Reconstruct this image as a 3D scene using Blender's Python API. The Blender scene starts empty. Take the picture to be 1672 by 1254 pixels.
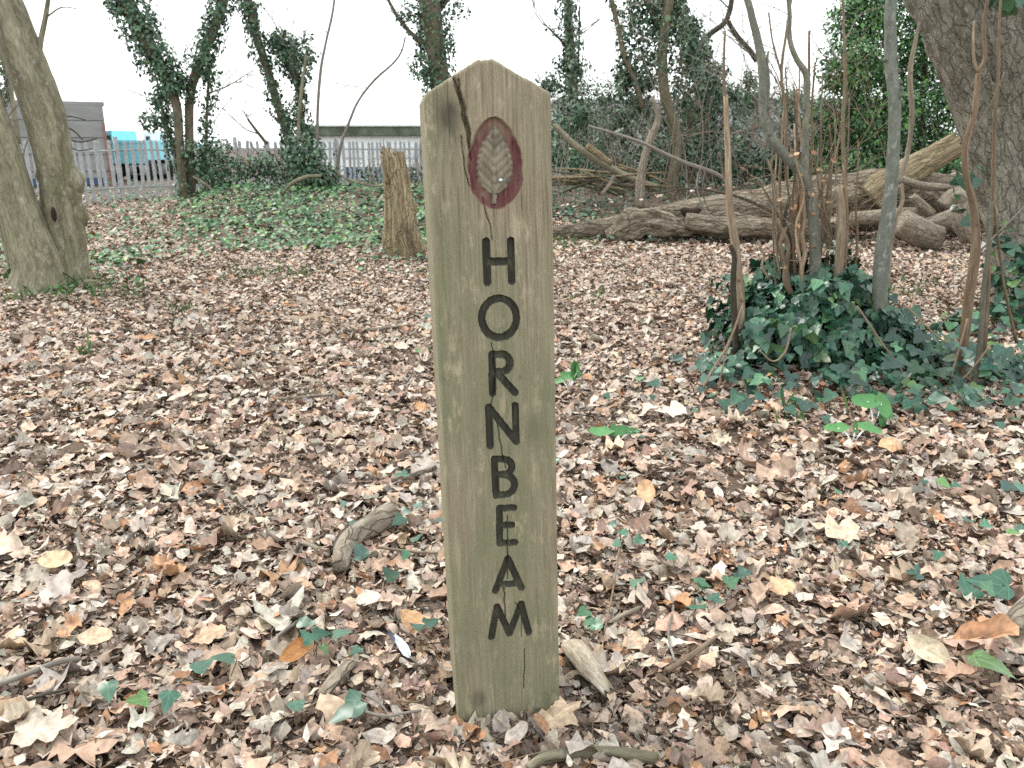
import bpy, math, random
import numpy as np
from mathutils import Vector, Matrix

random.seed(7)
RNG = np.random.default_rng(7)
SC = bpy.context.scene
COL = SC.collection
R = math.radians

# ------------------------------------------------------------------ camera, world, sun, exposure
F, CX, CY = 1350.0, 836.0, 627.0            # focal length and centre in photograph pixels
CAMH, PITCH = 1.2, R(16.0)
cam_data = bpy.data.cameras.new('camera')
cam_data.sensor_width = 36.0
cam_data.lens = F / 1672.0 * 36.0
cam_data.clip_start, cam_data.clip_end = 0.05, 2000.0
cam_data.dof.use_dof = True
cam_data.dof.focus_distance = 1.75
cam_data.dof.aperture_fstop = 12.0
cam = bpy.data.objects.new('camera', cam_data)
cam.location = (0, 0, CAMH)
cam.rotation_euler = (R(90) - PITCH, 0, 0)
COL.objects.link(cam)
SC.camera = cam

SUN_EL, SUN_AZ = R(52), R(-55)              # azimuth measured from +Y towards +X
world = bpy.data.worlds.new('World')
SC.world = world
world.use_nodes = True
wn, wl = world.node_tree.nodes, world.node_tree.links
wn.clear()
w_out = wn.new('ShaderNodeOutputWorld')
w_bg = wn.new('ShaderNodeBackground')
w_bg.inputs['Strength'].default_value = 0.12
sky = wn.new('ShaderNodeTexSky')
sky.sky_type = 'NISHITA'
sky.sun_disc = False
sky.sun_elevation = SUN_EL
sky.sun_rotation = SUN_AZ
sky.dust_density = 4.0
sky.air_density = 1.2
mixw = wn.new('ShaderNodeMix')
mixw.data_type = 'RGBA'
mixw.inputs[0].default_value = 0.82
cloud = wn.new('ShaderNodeTexNoise')        # a closed, slightly uneven cloud deck
cloud.inputs['Scale'].default_value = 2.2
cloud.inputs['Detail'].default_value = 3.0
cmap = wn.new('ShaderNodeMapRange')
cmap.inputs['From Min'].default_value = 0.3
cmap.inputs['From Max'].default_value = 0.7
cmap.inputs['To Min'].default_value = 9.0
cmap.inputs['To Max'].default_value = 11.5
ctint = wn.new('ShaderNodeVectorMath')
ctint.operation = 'SCALE'
ctint.inputs[0].default_value = (0.955, 1.0, 1.0)
wl.new(cloud.outputs['Fac'], cmap.inputs['Value'])
wl.new(cmap.outputs['Result'], ctint.inputs['Scale'])
wl.new(sky.outputs['Color'], mixw.inputs[6])
wl.new(ctint.outputs['Vector'], mixw.inputs[7])
wl.new(mixw.outputs[2], w_bg.inputs['Color'])
wl.new(w_bg.outputs['Background'], w_out.inputs['Surface'])

sun_d = bpy.data.lights.new('sun', 'SUN')
sun_d.energy = 1.4
sun_d.angle = R(16)
sun_d.color = (1.0, 0.96, 0.9)
sun = bpy.data.objects.new('sun', sun_d)
sdir = Vector((math.sin(SUN_AZ) * math.cos(SUN_EL), math.cos(SUN_AZ) * math.cos(SUN_EL), math.sin(SUN_EL)))
sun.rotation_euler = sdir.to_track_quat('Z', 'Y').to_euler()
sun.location = (0, 0, 30)
COL.objects.link(sun)

SC.view_settings.view_transform = 'Standard'
SC.view_settings.look = 'None'
SC.view_settings.exposure = 0.98
SC.view_settings.gamma = 1.0
SC.view_settings.use_curve_mapping = False
SC.render.engine = 'CYCLES'
SC.cycles.use_denoising = False
SC.cycles.max_bounces = 5
SC.cycles.diffuse_bounces = 3
SC.cycles.glossy_bounces = 2
SC.cycles.transmission_bounces = 2
SC.cycles.transparent_max_bounces = 4

# ------------------------------------------------------------------ noise and geometry helpers
def _hash(i):
    h = np.sin(i[..., 0] * 127.1 + i[..., 1] * 311.7 + i[..., 2] * 74.7) * 43758.5453
    return h - np.floor(h)

def vnoise(p):
    p = np.asarray(p, float)
    i = np.floor(p)
    f = p - i
    u = f * f * (3 - 2 * f)
    out = 0
    for dx in (0, 1):
        for dy in (0, 1):
            for dz in (0, 1):
                w = (u[..., 0] if dx else 1 - u[..., 0]) * (u[..., 1] if dy else 1 - u[..., 1]) * (u[..., 2] if dz else 1 - u[..., 2])
                out = out + w * _hash(i + np.array([dx, dy, dz]))
    return out                                # 0..1

def fbm(p, octaves=3):
    p = np.asarray(p, float)
    a, s, tot = 1.0, 0, 0
    for k in range(octaves):
        s = s + a * (vnoise(p * 2 ** k + 17.3 * k) - 0.5)
        tot += a
        a *= 0.5
    return s / tot                            # -0.5..0.5

def sstep(a, b, x):
    t = np.clip((np.asarray(x, float) - a) / (b - a), 0, 1)
    return t * t * (3 - 2 * t)

FWD = np.array([0, math.cos(PITCH), -math.sin(PITCH)])
UPV = np.array([0, math.sin(PITCH), math.cos(PITCH)])
RGT = np.array([1.0, 0, 0])
CAMP = np.array([0, 0, CAMH])

def ray(px, py):
    return RGT * ((px - CX) / F) + UPV * (-(py - CY) / F) + FWD

def at(px, py, D):
    """world point whose distance in front of the camera (along the ground) is D"""
    d = ray(px, py)
    return CAMP + d * (D / d[1])

def mpp(px, py, D):
    """metres per photograph pixel there"""
    d = ray(px, py)
    return (D / d[1]) / F

def ground_z(x, y):
    x = np.asarray(x, float)
    y = np.asarray(y, float)
    ang = x / np.maximum(y, 0.5)
    right = sstep(-0.46, -0.32, ang)
    leftside = 1 - sstep(-0.06, 0.06, ang)
    z = (0.42 * sstep(9.5, 14.5, y) * (1 - sstep(15.5, 18.5, y)) * leftside + 0.42 * sstep(10.5, 17.5, y) * (1 - leftside)) * right
    z = z + 0.10 * sstep(7.0, 9.0, y) * sstep(-0.55, -0.42, ang) * (1 - sstep(-0.1, 0.0, ang)) * 0.6
    z = z + 0.10 * np.exp(-(((x - 1.75) / 0.9) ** 2 + ((y - 4.2) / 0.75) ** 2))
    z = z + 0.05 * np.exp(-(((x + 4.2) / 0.9) ** 2 + ((y - 7.4) / 0.8) ** 2))
    p = np.stack([x * 1.6, y * 1.6, 0 * x + 3.1], -1)
    z = z + 0.05 * fbm(p, 3) * (0.5 + 0.5 * sstep(2.0, 5.0, y))
    return z

def gz(x, y):
    return float(ground_z(np.array([x]), np.array([y]))[0])

def on_ground(px, py, dz=0.0):
    d = ray(px, py)
    t = CAMH / max(1e-3, -d[2])
    for _ in range(12):
        p = CAMP + d * t
        t = (CAMH - gz(p[0], p[1])) / max(1e-3, -d[2])
    p = CAMP + d * t
    return np.array([p[0], p[1], gz(p[0], p[1]) + dz])

ORI = {}

class MB:
    """collects pieces and links them as ONE mesh object"""
    def __init__(s):
        s.V, s.Q, s.T, s.C, s.L, s.n = [], [], [], [], [], 0
    def add(s, V, faces, col=None, flat=None):
        V = np.asarray(V, float).reshape(-1, 3)
        m = len(V)
        for Fa in (faces if isinstance(faces, (list, tuple)) else [faces]):
            Fa = np.asarray(Fa, int)
            if Fa.size == 0:
                continue
            (s.Q if Fa.shape[1] == 4 else s.T).append(Fa + s.n)
        s.V.append(V)
        if col is None:
            col = np.ones((m, 3))
        col = np.broadcast_to(np.asarray(col, float), (m, 3))
        s.C.append(col)
        s.L.append(V if flat is None else np.broadcast_to(np.asarray(flat, float), (m, 3)))
        s.n += m
    def box(s, c, size, col=None, rz=0.0):
        c = np.asarray(c, float)
        hx, hy, hz = np.asarray(size, float) / 2
        P = np.array([[-hx, -hy, -hz], [hx, -hy, -hz], [hx, hy, -hz], [-hx, hy, -hz], [-hx, -hy, hz], [hx, -hy, hz], [hx, hy, hz], [-hx, hy, hz]])
        ca, sa = math.cos(rz), math.sin(rz)
        P = np.stack([P[:, 0] * ca - P[:, 1] * sa, P[:, 0] * sa + P[:, 1] * ca, P[:, 2]], 1) + c
        s.add(P, np.array([[0, 3, 2, 1], [4, 5, 6, 7], [0, 1, 5, 4], [1, 2, 6, 5], [2, 3, 7, 6], [3, 0, 4, 7]]), col)
        return s
    def mesh(s, name, origin=(0, 0, 0), smooth=True):
        me = bpy.data.meshes.new(name)
        if not s.V:
            return me
        V = np.concatenate(s.V) - np.asarray(origin, float)
        Q = np.concatenate(s.Q) if s.Q else np.zeros((0, 4), int)
        T = np.concatenate(s.T) if s.T else np.zeros((0, 3), int)
        loops = np.concatenate([Q.ravel(), T.ravel()]).astype(np.int32)
        starts = np.concatenate([np.arange(len(Q)) * 4, len(Q) * 4 + np.arange(len(T)) * 3]).astype(np.int32)
        me.vertices.add(len(V))
        me.vertices.foreach_set('co', V.astype(np.float32).ravel())
        me.loops.add(len(loops))
        me.loops.foreach_set('vertex_index', loops)
        me.polygons.add(len(starts))
        me.polygons.foreach_set('loop_start', starts)
        me.polygons.foreach_set('use_smooth', np.full(len(starts), smooth))
        me.update(calc_edges=True)
        C = np.concatenate(s.C)
        a = me.attributes.new('tint', 'FLOAT_COLOR', 'POINT')
        a.data.foreach_set('color', np.concatenate([C, np.ones((len(C), 1))], 1).astype(np.float32).ravel())
        b = me.attributes.new('flat', 'FLOAT_VECTOR', 'POINT')
        b.data.foreach_set('vector', np.concatenate(s.L).astype(np.float32).ravel())
        return me
    def build(s, name, mat, parent=None, smooth=True, kind=None, origin=None):
        if origin is None:
            origin = ORI.get(parent.name, np.zeros(3)) if parent else np.zeros(3)
        me = s.mesh(name, origin, smooth)
        me.materials.append(mat)
        o = bpy.data.objects.new(name, me)
        COL.objects.link(o)
        if parent:
            o.parent = parent
            ORI[o.name] = origin
        else:
            o.location = origin
            ORI[o.name] = np.asarray(origin, float)
        if kind:
            o['kind'] = kind
        return o

def tag(o, label=None, cat=None, group=None, kind=None):
    if label: o['label'] = label
    if cat: o['category'] = cat
    if group: o['group'] = group
    if kind: o['kind'] = kind
    return o

def thing(name, label, cat, loc, group=None):
    o = bpy.data.objects.new(name, None)
    o.empty_display_size = 0.1
    COL.objects.link(o)
    o.location = Vector([float(v) for v in loc])
    ORI[o.name] = np.asarray(loc, float)
    return tag(o, label, cat, group)

def smooth_path(P, Rr, k):
    P = np.asarray(P, float)
    Rr = np.asarray(Rr, float)
    n = len(P)
    if n < 3:
        t = np.linspace(0, n - 1, (n - 1) * k + 1)
        return (np.stack([np.interp(t, range(n), P[:, j]) for j in range(3)], 1), np.interp(t, range(n), Rr))
    A = np.vstack([2 * P[0] - P[1], P, 2 * P[-1] - P[-2]])
    out, ro = [], []
    for i in range(n - 1):
        p0, p1, p2, p3 = A[i:i + 4]
        for t in np.arange(k) / k:
            out.append(0.5 * ((2 * p1) + (-p0 + p2) * t + (2 * p0 - 5 * p1 + 4 * p2 - p3) * t * t + (-p0 + 3 * p1 - 3 * p2 + p3) * t ** 3))
            ro.append(Rr[i] + (Rr[i + 1] - Rr[i]) * t)
    out.append(P[-1]); ro.append(Rr[-1])
    return np.array(out), np.array(ro)

def tube(mb, P, Rr, seg=8, k=4, rough=0.0, freq=3.0, flute=0.0, nfl=3, col=None, jag=0.0, seed=0.0, squash=None, cap=True):
    """a limb along a path; 'flat' holds the straightened bark coordinates"""
    C, rad = smooth_path(P, Rr, k)
    m = len(C)
    Tn = np.gradient(C, axis=0)
    Tn /= np.linalg.norm(Tn, axis=1)[:, None] + 1e-9
    ref = np.array([0, 1.0, 0]) if abs(Tn[0][1]) < 0.8 else np.array([1.0, 0, 0])
    N = np.zeros_like(C)
    n0 = np.cross(Tn[0], np.cross(ref, Tn[0]))
    n0 /= np.linalg.norm(n0)
    for i in range(m):
        n0 = n0 - Tn[i] * np.dot(n0, Tn[i])
        n0 /= np.linalg.norm(n0) + 1e-9
        N[i] = n0
    B = np.cross(Tn, N)
    s = np.concatenate([[0], np.cumsum(np.linalg.norm(np.diff(C, axis=0), axis=1))])
    th = np.linspace(0, 2 * math.pi, seg, endpoint=False)
    ct, st = np.cos(th), np.sin(th)
    rr = rad[:, None] * np.ones(seg)
    if flute:
        rr = rr * (1 + flute * np.sin(nfl * th[None] + s[:, None] * 0.9 + seed) + 0.6 * flute * np.sin((nfl + 2) * th[None] - s[:, None] * 1.4 + 2 * seed))
    if rough:
        q = np.stack([ct[None] * rad[:, None] * freq / 0.3 * 0.3 + seed, st[None] * rad[:, None] * freq, s[:, None] * freq * 0.6 + 0 * ct[None]], -1)
        rr = rr * (1 + rough * 2 * fbm(q + seed * 3.7, 5 if seg >= 24 else 3))
    sq = 1.0 if squash is None else squash
    V = C[:, None] + N[:, None] * (ct[None] * rr)[..., None] + B[:, None] * (st[None] * rr * sq)[..., None]
    if jag:
        e = jag * (vnoise(np.stack([ct * 2.3 + seed, st * 2.3, 0 * ct + seed], -1)) + 0.6 * RNG.random(seg))
        V[-1] = V[-1] + Tn[-1] * e[:, None]
        V[-2] = V[-2] + Tn[-2] * 0.4 * e[:, None]
    fl = np.stack([ct[None] * rad[:, None], st[None] * rad[:, None], s[:, None] + 0 * ct[None]], -1) + seed * 5.1
    idx = np.arange(m * seg).reshape(m, seg)
    a = idx[:-1]; b = idx[1:]
    Q = np.stack([a, np.roll(a, -1, 1), np.roll(b, -1, 1), b], -1).reshape(-1, 4)
    Vv = V.reshape(-1, 3); Fl = fl.reshape(-1, 3)
    faces = [Q]
    if cap:
        c0, c1 = len(Vv), len(Vv) + 1
        cend = C[-1] + (Tn[-1] * (jag * 0.25) if jag else 0)
        Vv = np.vstack([Vv, C[0], cend]); Fl = np.vstack([Fl, fl[0].mean(0), fl[-1].mean(0)])
        r0, r1 = idx[0], idx[-1]
        faces.append(np.stack([np.roll(r0, -1), r0, np.full(seg, c0)], 1))
        faces.append(np.stack([r1, np.roll(r1, -1), np.full(seg, c1)], 1))
    mb.add(Vv, faces, col, Fl)
    return C, rad

# ---- leaves ---------------------------------------------------------------
def pinnate(kind, n=7):
    t = np.linspace(0, 1, n)
    if kind == 'oak':
        w = 0.30 * np.sin(np.pi * np.clip(t, 0, 1) ** 1.25) ** 0.75
        w = w * (1 + 0.30 * np.cos(2 * np.pi * (4.0 * t + 0.35)))
    elif kind == 'beech':
        w = 0.31 * np.sin(np.pi * t ** 0.85) ** 0.85
    elif kind == 'willow':
        w = 0.17 * np.sin(np.pi * t) ** 0.8
    else:
        w = 0.26 * np.sin(np.pi * t ** 0.9) * (1 + 0.3 * np.sin(t * 17))
    w[0] = 0.012; w[-1] = 0.0
    X = [t, t + 0.05 * (w > 0.05), t + 0.05 * (w > 0.05)]
    Y = [0 * t, w, -w * (0.92 + 0.12 * np.sin(t * 9))]
    V = np.stack([np.concatenate(X), np.concatenate(Y)], 1)
    Q = []
    for i in range(n - 1):
        Q.append([i, i + 1, n + i + 1, n + i])
        Q.append([i + 1, i, 2 * n + i, 2 * n + i + 1])
    return V, [np.array(Q)]

def palmate(kind):
    if kind == 'ivy':
        o = [(0.0, 0.0), (-0.10, 0.16), (-0.05, 0.34), (0.10, 0.50), (0.30, 0.40), (0.40, 0.26), (0.58, 0.24), (0.78, 0.13), (1.0, 0.0)]
        c = [(0.22, 0.0), (0.5, 0.0)]
    elif kind == 'ivy3':
        o = [(0.0, 0.0), (-0.06, 0.2), (0.04, 0.36), (0.2, 0.44), (0.38, 0.33), (0.55, 0.27), (0.78, 0.15), (1.0, 0.0)]
        c = [(0.22, 0.0), (0.5, 0.0)]
    else:  # sycamore
        o = [(0.0, 0.0), (-0.06, 0.2), (0.1, 0.30), (0.18, 0.48), (0.32, 0.44), (0.38, 0.27), (0.52, 0.36), (0.66, 0.44), (0.70, 0.24), (0.68, 0.12), (0.84, 0.13), (1.0, 0.0)]
        c = [(0.25, 0.0), (0.55, 0.0)]
    n = len(o)
    up = o
    V = [(x, y) for x, y in up] + [(x, -y * 0.95) for x, y in up[1:-1]] + c
    ic0, ic1 = len(V) - 2, len(V) - 1
    T = []
    ring = list(range(n)) + list(range(2 * n - 3, n - 1, -1))
    for a, b in zip(ring, ring[1:] + ring[:1]):
        mx = (V[a][0] + V[b][0]) / 2
        T.append([b, a, ic0 if mx < 0.4 else ic1])
    # close the gap between the two fans
    for k in range(len(ring)):
        a, b = ring[k], ring[(k + 1) % len(ring)]
        c_ = ring[(k + 2) % len(ring)]
        m1 = (V[a][0] + V[b][0]) / 2 < 0.4
        m2 = (V[b][0] + V[c_][0]) / 2 < 0.4
        if m1 != m2:
            T.append([b, ic0, ic1] if m1 else [b, ic1, ic0])
    return np.array(V), [np.array(T)]

SHAPES = {'oak': pinnate('oak', 12), 'oak8': pinnate('oak', 9), 'beech': pinnate('beech', 6), 'beech_fine': pinnate('beech', 9), 'scrap': pinnate('scrap', 4), 'willow': pinnate('willow', 5),
          'ivy': palmate('ivy'), 'ivy3': palmate('ivy3'), 'sycamore': palmate('sycamore'),
          'blade': (np.array([[0, 0], [0.35, 0.24], [1, 0], [0.35, -0.24]]), [np.array([[0, 3, 2, 1]])]),
          'blade6': (np.array([[0, 0], [0.3, 0.30], [0.65, 0.2], [1, 0], [0.65, -0.2], [0.3, -0.30], [0.45, 0]]),
                     [np.array([[0, 6, 1, 1], [1, 6, 2, 2]])[:, :3], np.array([[2, 6, 3], [3, 6, 4], [4, 6, 5], [5, 6, 0]])])}

def leaves(mb, shape, pos, nrm, yaw, L, asp=1.0, kx=0.0, ky=0.0, fold=0.0, ripple=0.0, col=(1, 1, 1), tipdir=None):
    """a batch of leaves of one shape, each with its own place, tilt, curl, size and colour"""
    T, faces = SHAPES[shape]
    N = len(pos)
    if N == 0:
        return
    pos = np.asarray(pos, float)
    nrm = np.asarray(nrm, float)
    nrm = nrm / (np.linalg.norm(nrm, axis=1)[:, None] + 1e-9)
    yaw = np.broadcast_to(yaw, (N,))
    t = np.stack([np.cos(yaw), np.sin(yaw), 0 * yaw], 1) if tipdir is None else np.asarray(tipdir, float)
    t = t - nrm * (t * nrm).sum(1)[:, None]
    t /= np.linalg.norm(t, axis=1)[:, None] + 1e-9
    b = np.cross(nrm, t)
    L = np.broadcast_to(L, (N,))[:, None]
    asp = np.broadcast_to(asp, (N,))[:, None]
    kx = np.broadcast_to(kx, (N,))[:, None] + 1e-4
    ky = np.broadcast_to(ky, (N,))[:, None] + 1e-4
    fold = np.broadcast_to(fold, (N,))[:, None]
    ripple = np.broadcast_to(ripple, (N,))[:, None]
    x = T[None, :, 0] - 0.45
    y = T[None, :, 1] * asp
    ph = RNG.random((N, 1)) * 6.28
    y2 = np.sin(ky * y) / ky
    z = (1 - np.cos(ky * y)) / ky + (1 - np.cos(kx * x)) / kx + fold * np.abs(y) + ripple * (np.sin(x * 11 + ph) * np.abs(y) * 1.6 + 0.25 * np.sin(x * 6 + y * 9 + ph))
    x2 = np.sin(kx * x) / kx
    V = pos[:, None] + (L * x2)[..., None] * t[:, None] + (L * y2)[..., None] * b[:, None] + (L * z)[..., None] * nrm[:, None]
    nv = T.shape[0]
    rnd = RNG.random((N, 1)) * np.ones((1, nv))
    fl = np.stack([np.broadcast_to(T[None, :, 0], (N, nv)), np.broadcast_to(T[None, :, 1], (N, nv)), rnd * 40], -1)
    C = np.broadcast_to(np.asarray(col, float).reshape(-1, 1, 3), (N, nv, 3))
    off = (np.arange(N) * nv)[:, None, None]
    mb.add(V.reshape(-1, 3), [(f[None] + off).reshape(-1, f.shape[1]) for f in faces], C.reshape(-1, 3), fl.reshape(-1, 3))

def pick(pal, n, w=None, var=0.18):
    pal = np.array(pal, float)
    w = None if w is None else np.array(w, float) / np.sum(w)
    c = pal[RNG.choice(len(pal), n, p=w)]
    return c * (1 + var * RNG.normal(size=(n, 1))).clip(0.45, 1.6) * (1 + 0.025 * RNG.normal(size=(n, 3)))

DEAD = [(0.43, 0.345, 0.27), (0.37, 0.265, 0.20), (0.33, 0.18, 0.10), (0.15, 0.105, 0.078), (0.37, 0.32, 0.27), (0.47, 0.415, 0.35), (0.24, 0.16, 0.12), (0.42, 0.29, 0.21)]
DEADW = [27, 24, 6, 8, 23, 8, 12, 9]
DARKBITS = [(0.13, 0.092, 0.07), (0.20, 0.14, 0.10), (0.29, 0.215, 0.16), (0.37, 0.30, 0.24), (0.085, 0.062, 0.05)]
IVY = [(0.02, 0.064, 0.038), (0.028, 0.084, 0.046), (0.016, 0.05, 0.035), (0.042, 0.11, 0.05), (0.065, 0.125, 0.038)]
IVYW = [30, 28, 25, 12, 5]
TREEIVY = [(0.042, 0.092, 0.05), (0.06, 0.12, 0.06), (0.03, 0.068, 0.042), (0.09, 0.15, 0.075)]

# ------------------------------------------------------------------ materials
def new_mat(name, rough=0.7, spec=0.3):
    m = bpy.data.materials.new(name)
    m.use_nodes = True
    nt = m.node_tree
    b = nt.nodes['Principled BSDF']
    b.inputs['Roughness'].default_value = rough
    b.inputs['Specular IOR Level'].default_value = spec
    return m, nt, b

def nd(nt, typ, **kw):
    n = nt.nodes.new(typ)
    for k, v in kw.items():
        if hasattr(n, k) and not k.startswith('i_'):
            setattr(n, k, v)
        else:
            n.inputs[k[2:] if k.startswith('i_') else k].default_value = v
    return n

def attr(nt, name):
    return nd(nt, 'ShaderNodeAttribute', attribute_name=name)

def link(nt, a, b):
    nt.links.new(a, b)

def mapping(nt, src, scale):
    mp = nt.nodes.new('ShaderNodeMapping')
    mp.inputs['Scale'].default_value = scale
    link(nt, src, mp.inputs['Vector'])
    return mp.outputs['Vector']

def noise(nt, vec, scale, detail=4, rough=0.6):
    n = nt.nodes.new('ShaderNodeTexNoise')
    n.inputs['Scale'].default_value = scale
    n.inputs['Detail'].default_value = detail
    n.inputs['Roughness'].default_value = rough
    link(nt, vec, n.inputs['Vector'])
    return n.outputs['Fac']

def ramp(nt, fac, stops):
    r = nt.nodes.new('ShaderNodeValToRGB')
    e = r.color_ramp.elements
    while len(e) < len(stops):
        e.new(0.5)
    for el, (p, c) in zip(e, stops):
        el.position = p
        el.color = (*c, 1) if len(c) == 3 else c
    link(nt, fac, r.inputs['Fac'])
    return r.outputs['Color']

def mixc(nt, fac, a, b, mode='MIX'):
    m = nt.nodes.new('ShaderNodeMix')
    m.data_type = 'RGBA'
    m.blend_type = mode
    for sock, v in ((m.inputs[0], fac), (m.inputs[6], a), (m.inputs[7], b)):
        if hasattr(v, 'is_linked') or hasattr(v, 'node'):
            link(nt, v, sock)
        elif isinstance(v, (int, float)):
            sock.default_value = v
        else:
            sock.default_value = (*v, 1)
    return m.outputs[2]

def math_n(nt, op, a, b=None, c=None, clamp=False):
    m = nt.nodes.new('ShaderNodeMath')
    m.operation = op
    m.use_clamp = clamp
    for s, v in zip(m.inputs, (a, b, c)):
        if v is None:
            continue
        if isinstance(v, (int, float)):
            s.default_value = v
        else:
            link(nt, v, s)
    return m.outputs[0]

def bump(nt, b, h, strength=0.3, dist=0.01):
    n = nt.nodes.new('ShaderNodeBump')
    n.inputs['Strength'].default_value = strength
    n.inputs['Distance'].default_value = dist
    link(nt, h, n.inputs['Height'])
    link(nt, n.outputs['Normal'], b.inputs['Normal'])

def maprange(nt, v, a, b, c, d):
    m = nt.nodes.new('ShaderNodeMapRange')
    for i, x in zip(range(1, 5), (a, b, c, d)):
        m.inputs[i].default_value = x
    link(nt, v, m.inputs[0])
    return m.outputs[0]

def leaf_mat(name, veins=True, rough=0.62, spec=0.25, vein_gain=0.22, palm=False, trans=0.0, blotch=0.45):
    m, nt, b = new_mat(name, rough, spec)
    tint = attr(nt, 'tint').outputs['Color']
    fl = attr(nt, 'flat').outputs['Vector']
    n1 = noise(nt, mapping(nt, fl, (4, 4, 1)), 1.6, 3)
    k = maprange(nt, n1, 0.25, 0.75, 1 - blotch, 1 + blotch)
    if veins:
        sp = nt.nodes.new('ShaderNodeSeparateXYZ')
        link(nt, fl, sp.inputs[0])
        ay = math_n(nt, 'ABSOLUTE', sp.outputs['Y'])
        if palm:
            vm = math_n(nt, 'LESS_THAN', ay, 0.014)
            for a_ in (0.75, 1.35):
                dd = math_n(nt, 'ABSOLUTE', math_n(nt, 'SUBTRACT', math_n(nt, 'MULTIPLY', sp.outputs['X'], math.sin(a_)), math_n(nt, 'MULTIPLY', ay, math.cos(a_))))
                vm = math_n(nt, 'MAXIMUM', vm, math_n(nt, 'LESS_THAN', dd, 0.011))
        else:
            mid = math_n(nt, 'LESS_THAN', ay, 0.016)
            ph = math_n(nt, 'MULTIPLY', math_n(nt, 'SUBTRACT', sp.outputs['X'], math_n(nt, 'MULTIPLY', ay, 0.75)), 62.0)
            sv = math_n(nt, 'POWER', math_n(nt, 'ABSOLUTE', math_n(nt, 'SINE', ph)), 10.0)
            vm = math_n(nt, 'MAXIMUM', mid, math_n(nt, 'MULTIPLY', sv, 0.6))
        k = math_n(nt, 'ADD', k, math_n(nt, 'MULTIPLY', vm, vein_gain))
        bump(nt, b, vm, 0.25, 0.003)
    kc = nt.nodes.new('ShaderNodeCombineColor')
    for i in range(3):
        link(nt, k, kc.inputs[i])
    c = mixc(nt, 1.0, tint, kc.outputs[0], 'MULTIPLY')
    link(nt, c, b.inputs['Base Color'])
    return m

M = {}
M['dead_leaf'] = leaf_mat('dead_leaf')
M['litter'] = leaf_mat('litter', veins=False)
M['ivy_near'] = leaf_mat('ivy_near', palm=True, rough=0.34, spec=0.5, vein_gain=0.75, blotch=0.25)
M['ivy_far'] = leaf_mat('ivy_far', veins=False, rough=0.45, spec=0.4, blotch=0.3)
M['green_plant'] = leaf_mat('green_plant', rough=0.45, spec=0.4, vein_gain=0.15, blotch=0.2)

def bark_mat(name, dark, mid, light, moss=None, grain=(18, 18, 4), scale=1.0, bump_s=0.5, moss_lo=0.5, dist=0.01, lichen=0.0, cracks=0.0, crk=(0.8, 0.22, 0.14)):
    m, nt, b = new_mat(name, 0.8, 0.2)
    fl = attr(nt, 'flat').outputs['Vector']
    tint = attr(nt, 'tint').outputs['Color']
    v = mapping(nt, fl, grain)
    n1 = noise(nt, v, scale, 6, 0.65)
    c = ramp(nt, n1, [(0.28, dark), (0.5, mid), (0.72, light)])
    n2 = noise(nt, mapping(nt, fl, (3, 3, 1.6)), 1.3, 4)
    c = mixc(nt, maprange(nt, n2, 0.35, 0.7, 0.0, 0.55), c, tuple(0.6 * x for x in mid))
    if moss:
        n3 = noise(nt, mapping(nt, fl, (2.6, 2.6, 1.3)), 1.7, 5)
        c = mixc(nt, maprange(nt, n3, moss_lo, moss_lo + 0.22, 0.0, 0.85), c, moss)
    if lichen:
        n4 = noise(nt, mapping(nt, fl, (22, 22, 16)), 1.0, 3)
        c = mixc(nt, maprange(nt, n4, 0.60, 0.68, 0.0, lichen), c, (0.42, 0.42, 0.36))
    n5 = noise(nt, mapping(nt, fl, tuple(g * 5.5 for g in grain)), scale, 5, 0.7)
    c = mixc(nt, maprange(nt, n5, 0.36, 0.56, 0.62, 0.0), c, tuple(0.45 * x for x in mid))
    c = mixc(nt, maprange(nt, n5, 0.56, 0.72, 0.0, 0.45), c, light)
    if cracks:
        vo = nt.nodes.new('ShaderNodeTexVoronoi')
        vo.feature = 'DISTANCE_TO_EDGE'
        wob = nt.nodes.new('ShaderNodeTexNoise'); wob.inputs['Scale'].default_value = 9.0; wob.inputs['Detail'].default_value = 3
        link(nt, fl, wob.inputs['Vector'])
        off = nt.nodes.new('ShaderNodeVectorMath'); off.operation = 'MULTIPLY_ADD'
        off.inputs[1].default_value = (0.10, 0.10, 0.10)
        link(nt, wob.outputs['Color'], off.inputs[0]); link(nt, fl, off.inputs[2])
        link(nt, mapping(nt, off.outputs[0], (cracks, cracks, cracks * crk[1])), vo.inputs['Vector'])
        vo.inputs['Scale'].default_value = 1.0
        ck = maprange(nt, vo.outputs['Distance'], 0.0, crk[2], 1.0, 0.0)
        c = mixc(nt, math_n(nt, 'MULTIPLY', ck, crk[0]), c, tuple(0.3 * x for x in dark))
        n1 = math_n(nt, 'SUBTRACT', n1, math_n(nt, 'MULTIPLY', ck, crk[0]))
    c = mixc(nt, 1.0, c, tint, 'MULTIPLY')
    link(nt, c, b.inputs['Base Color'])
    bump(nt, b, math_n(nt, 'ADD', n1, math_n(nt, 'MULTIPLY', n5, 0.35)), min(1.0, bump_s * 1.5), dist)
    return m

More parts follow.
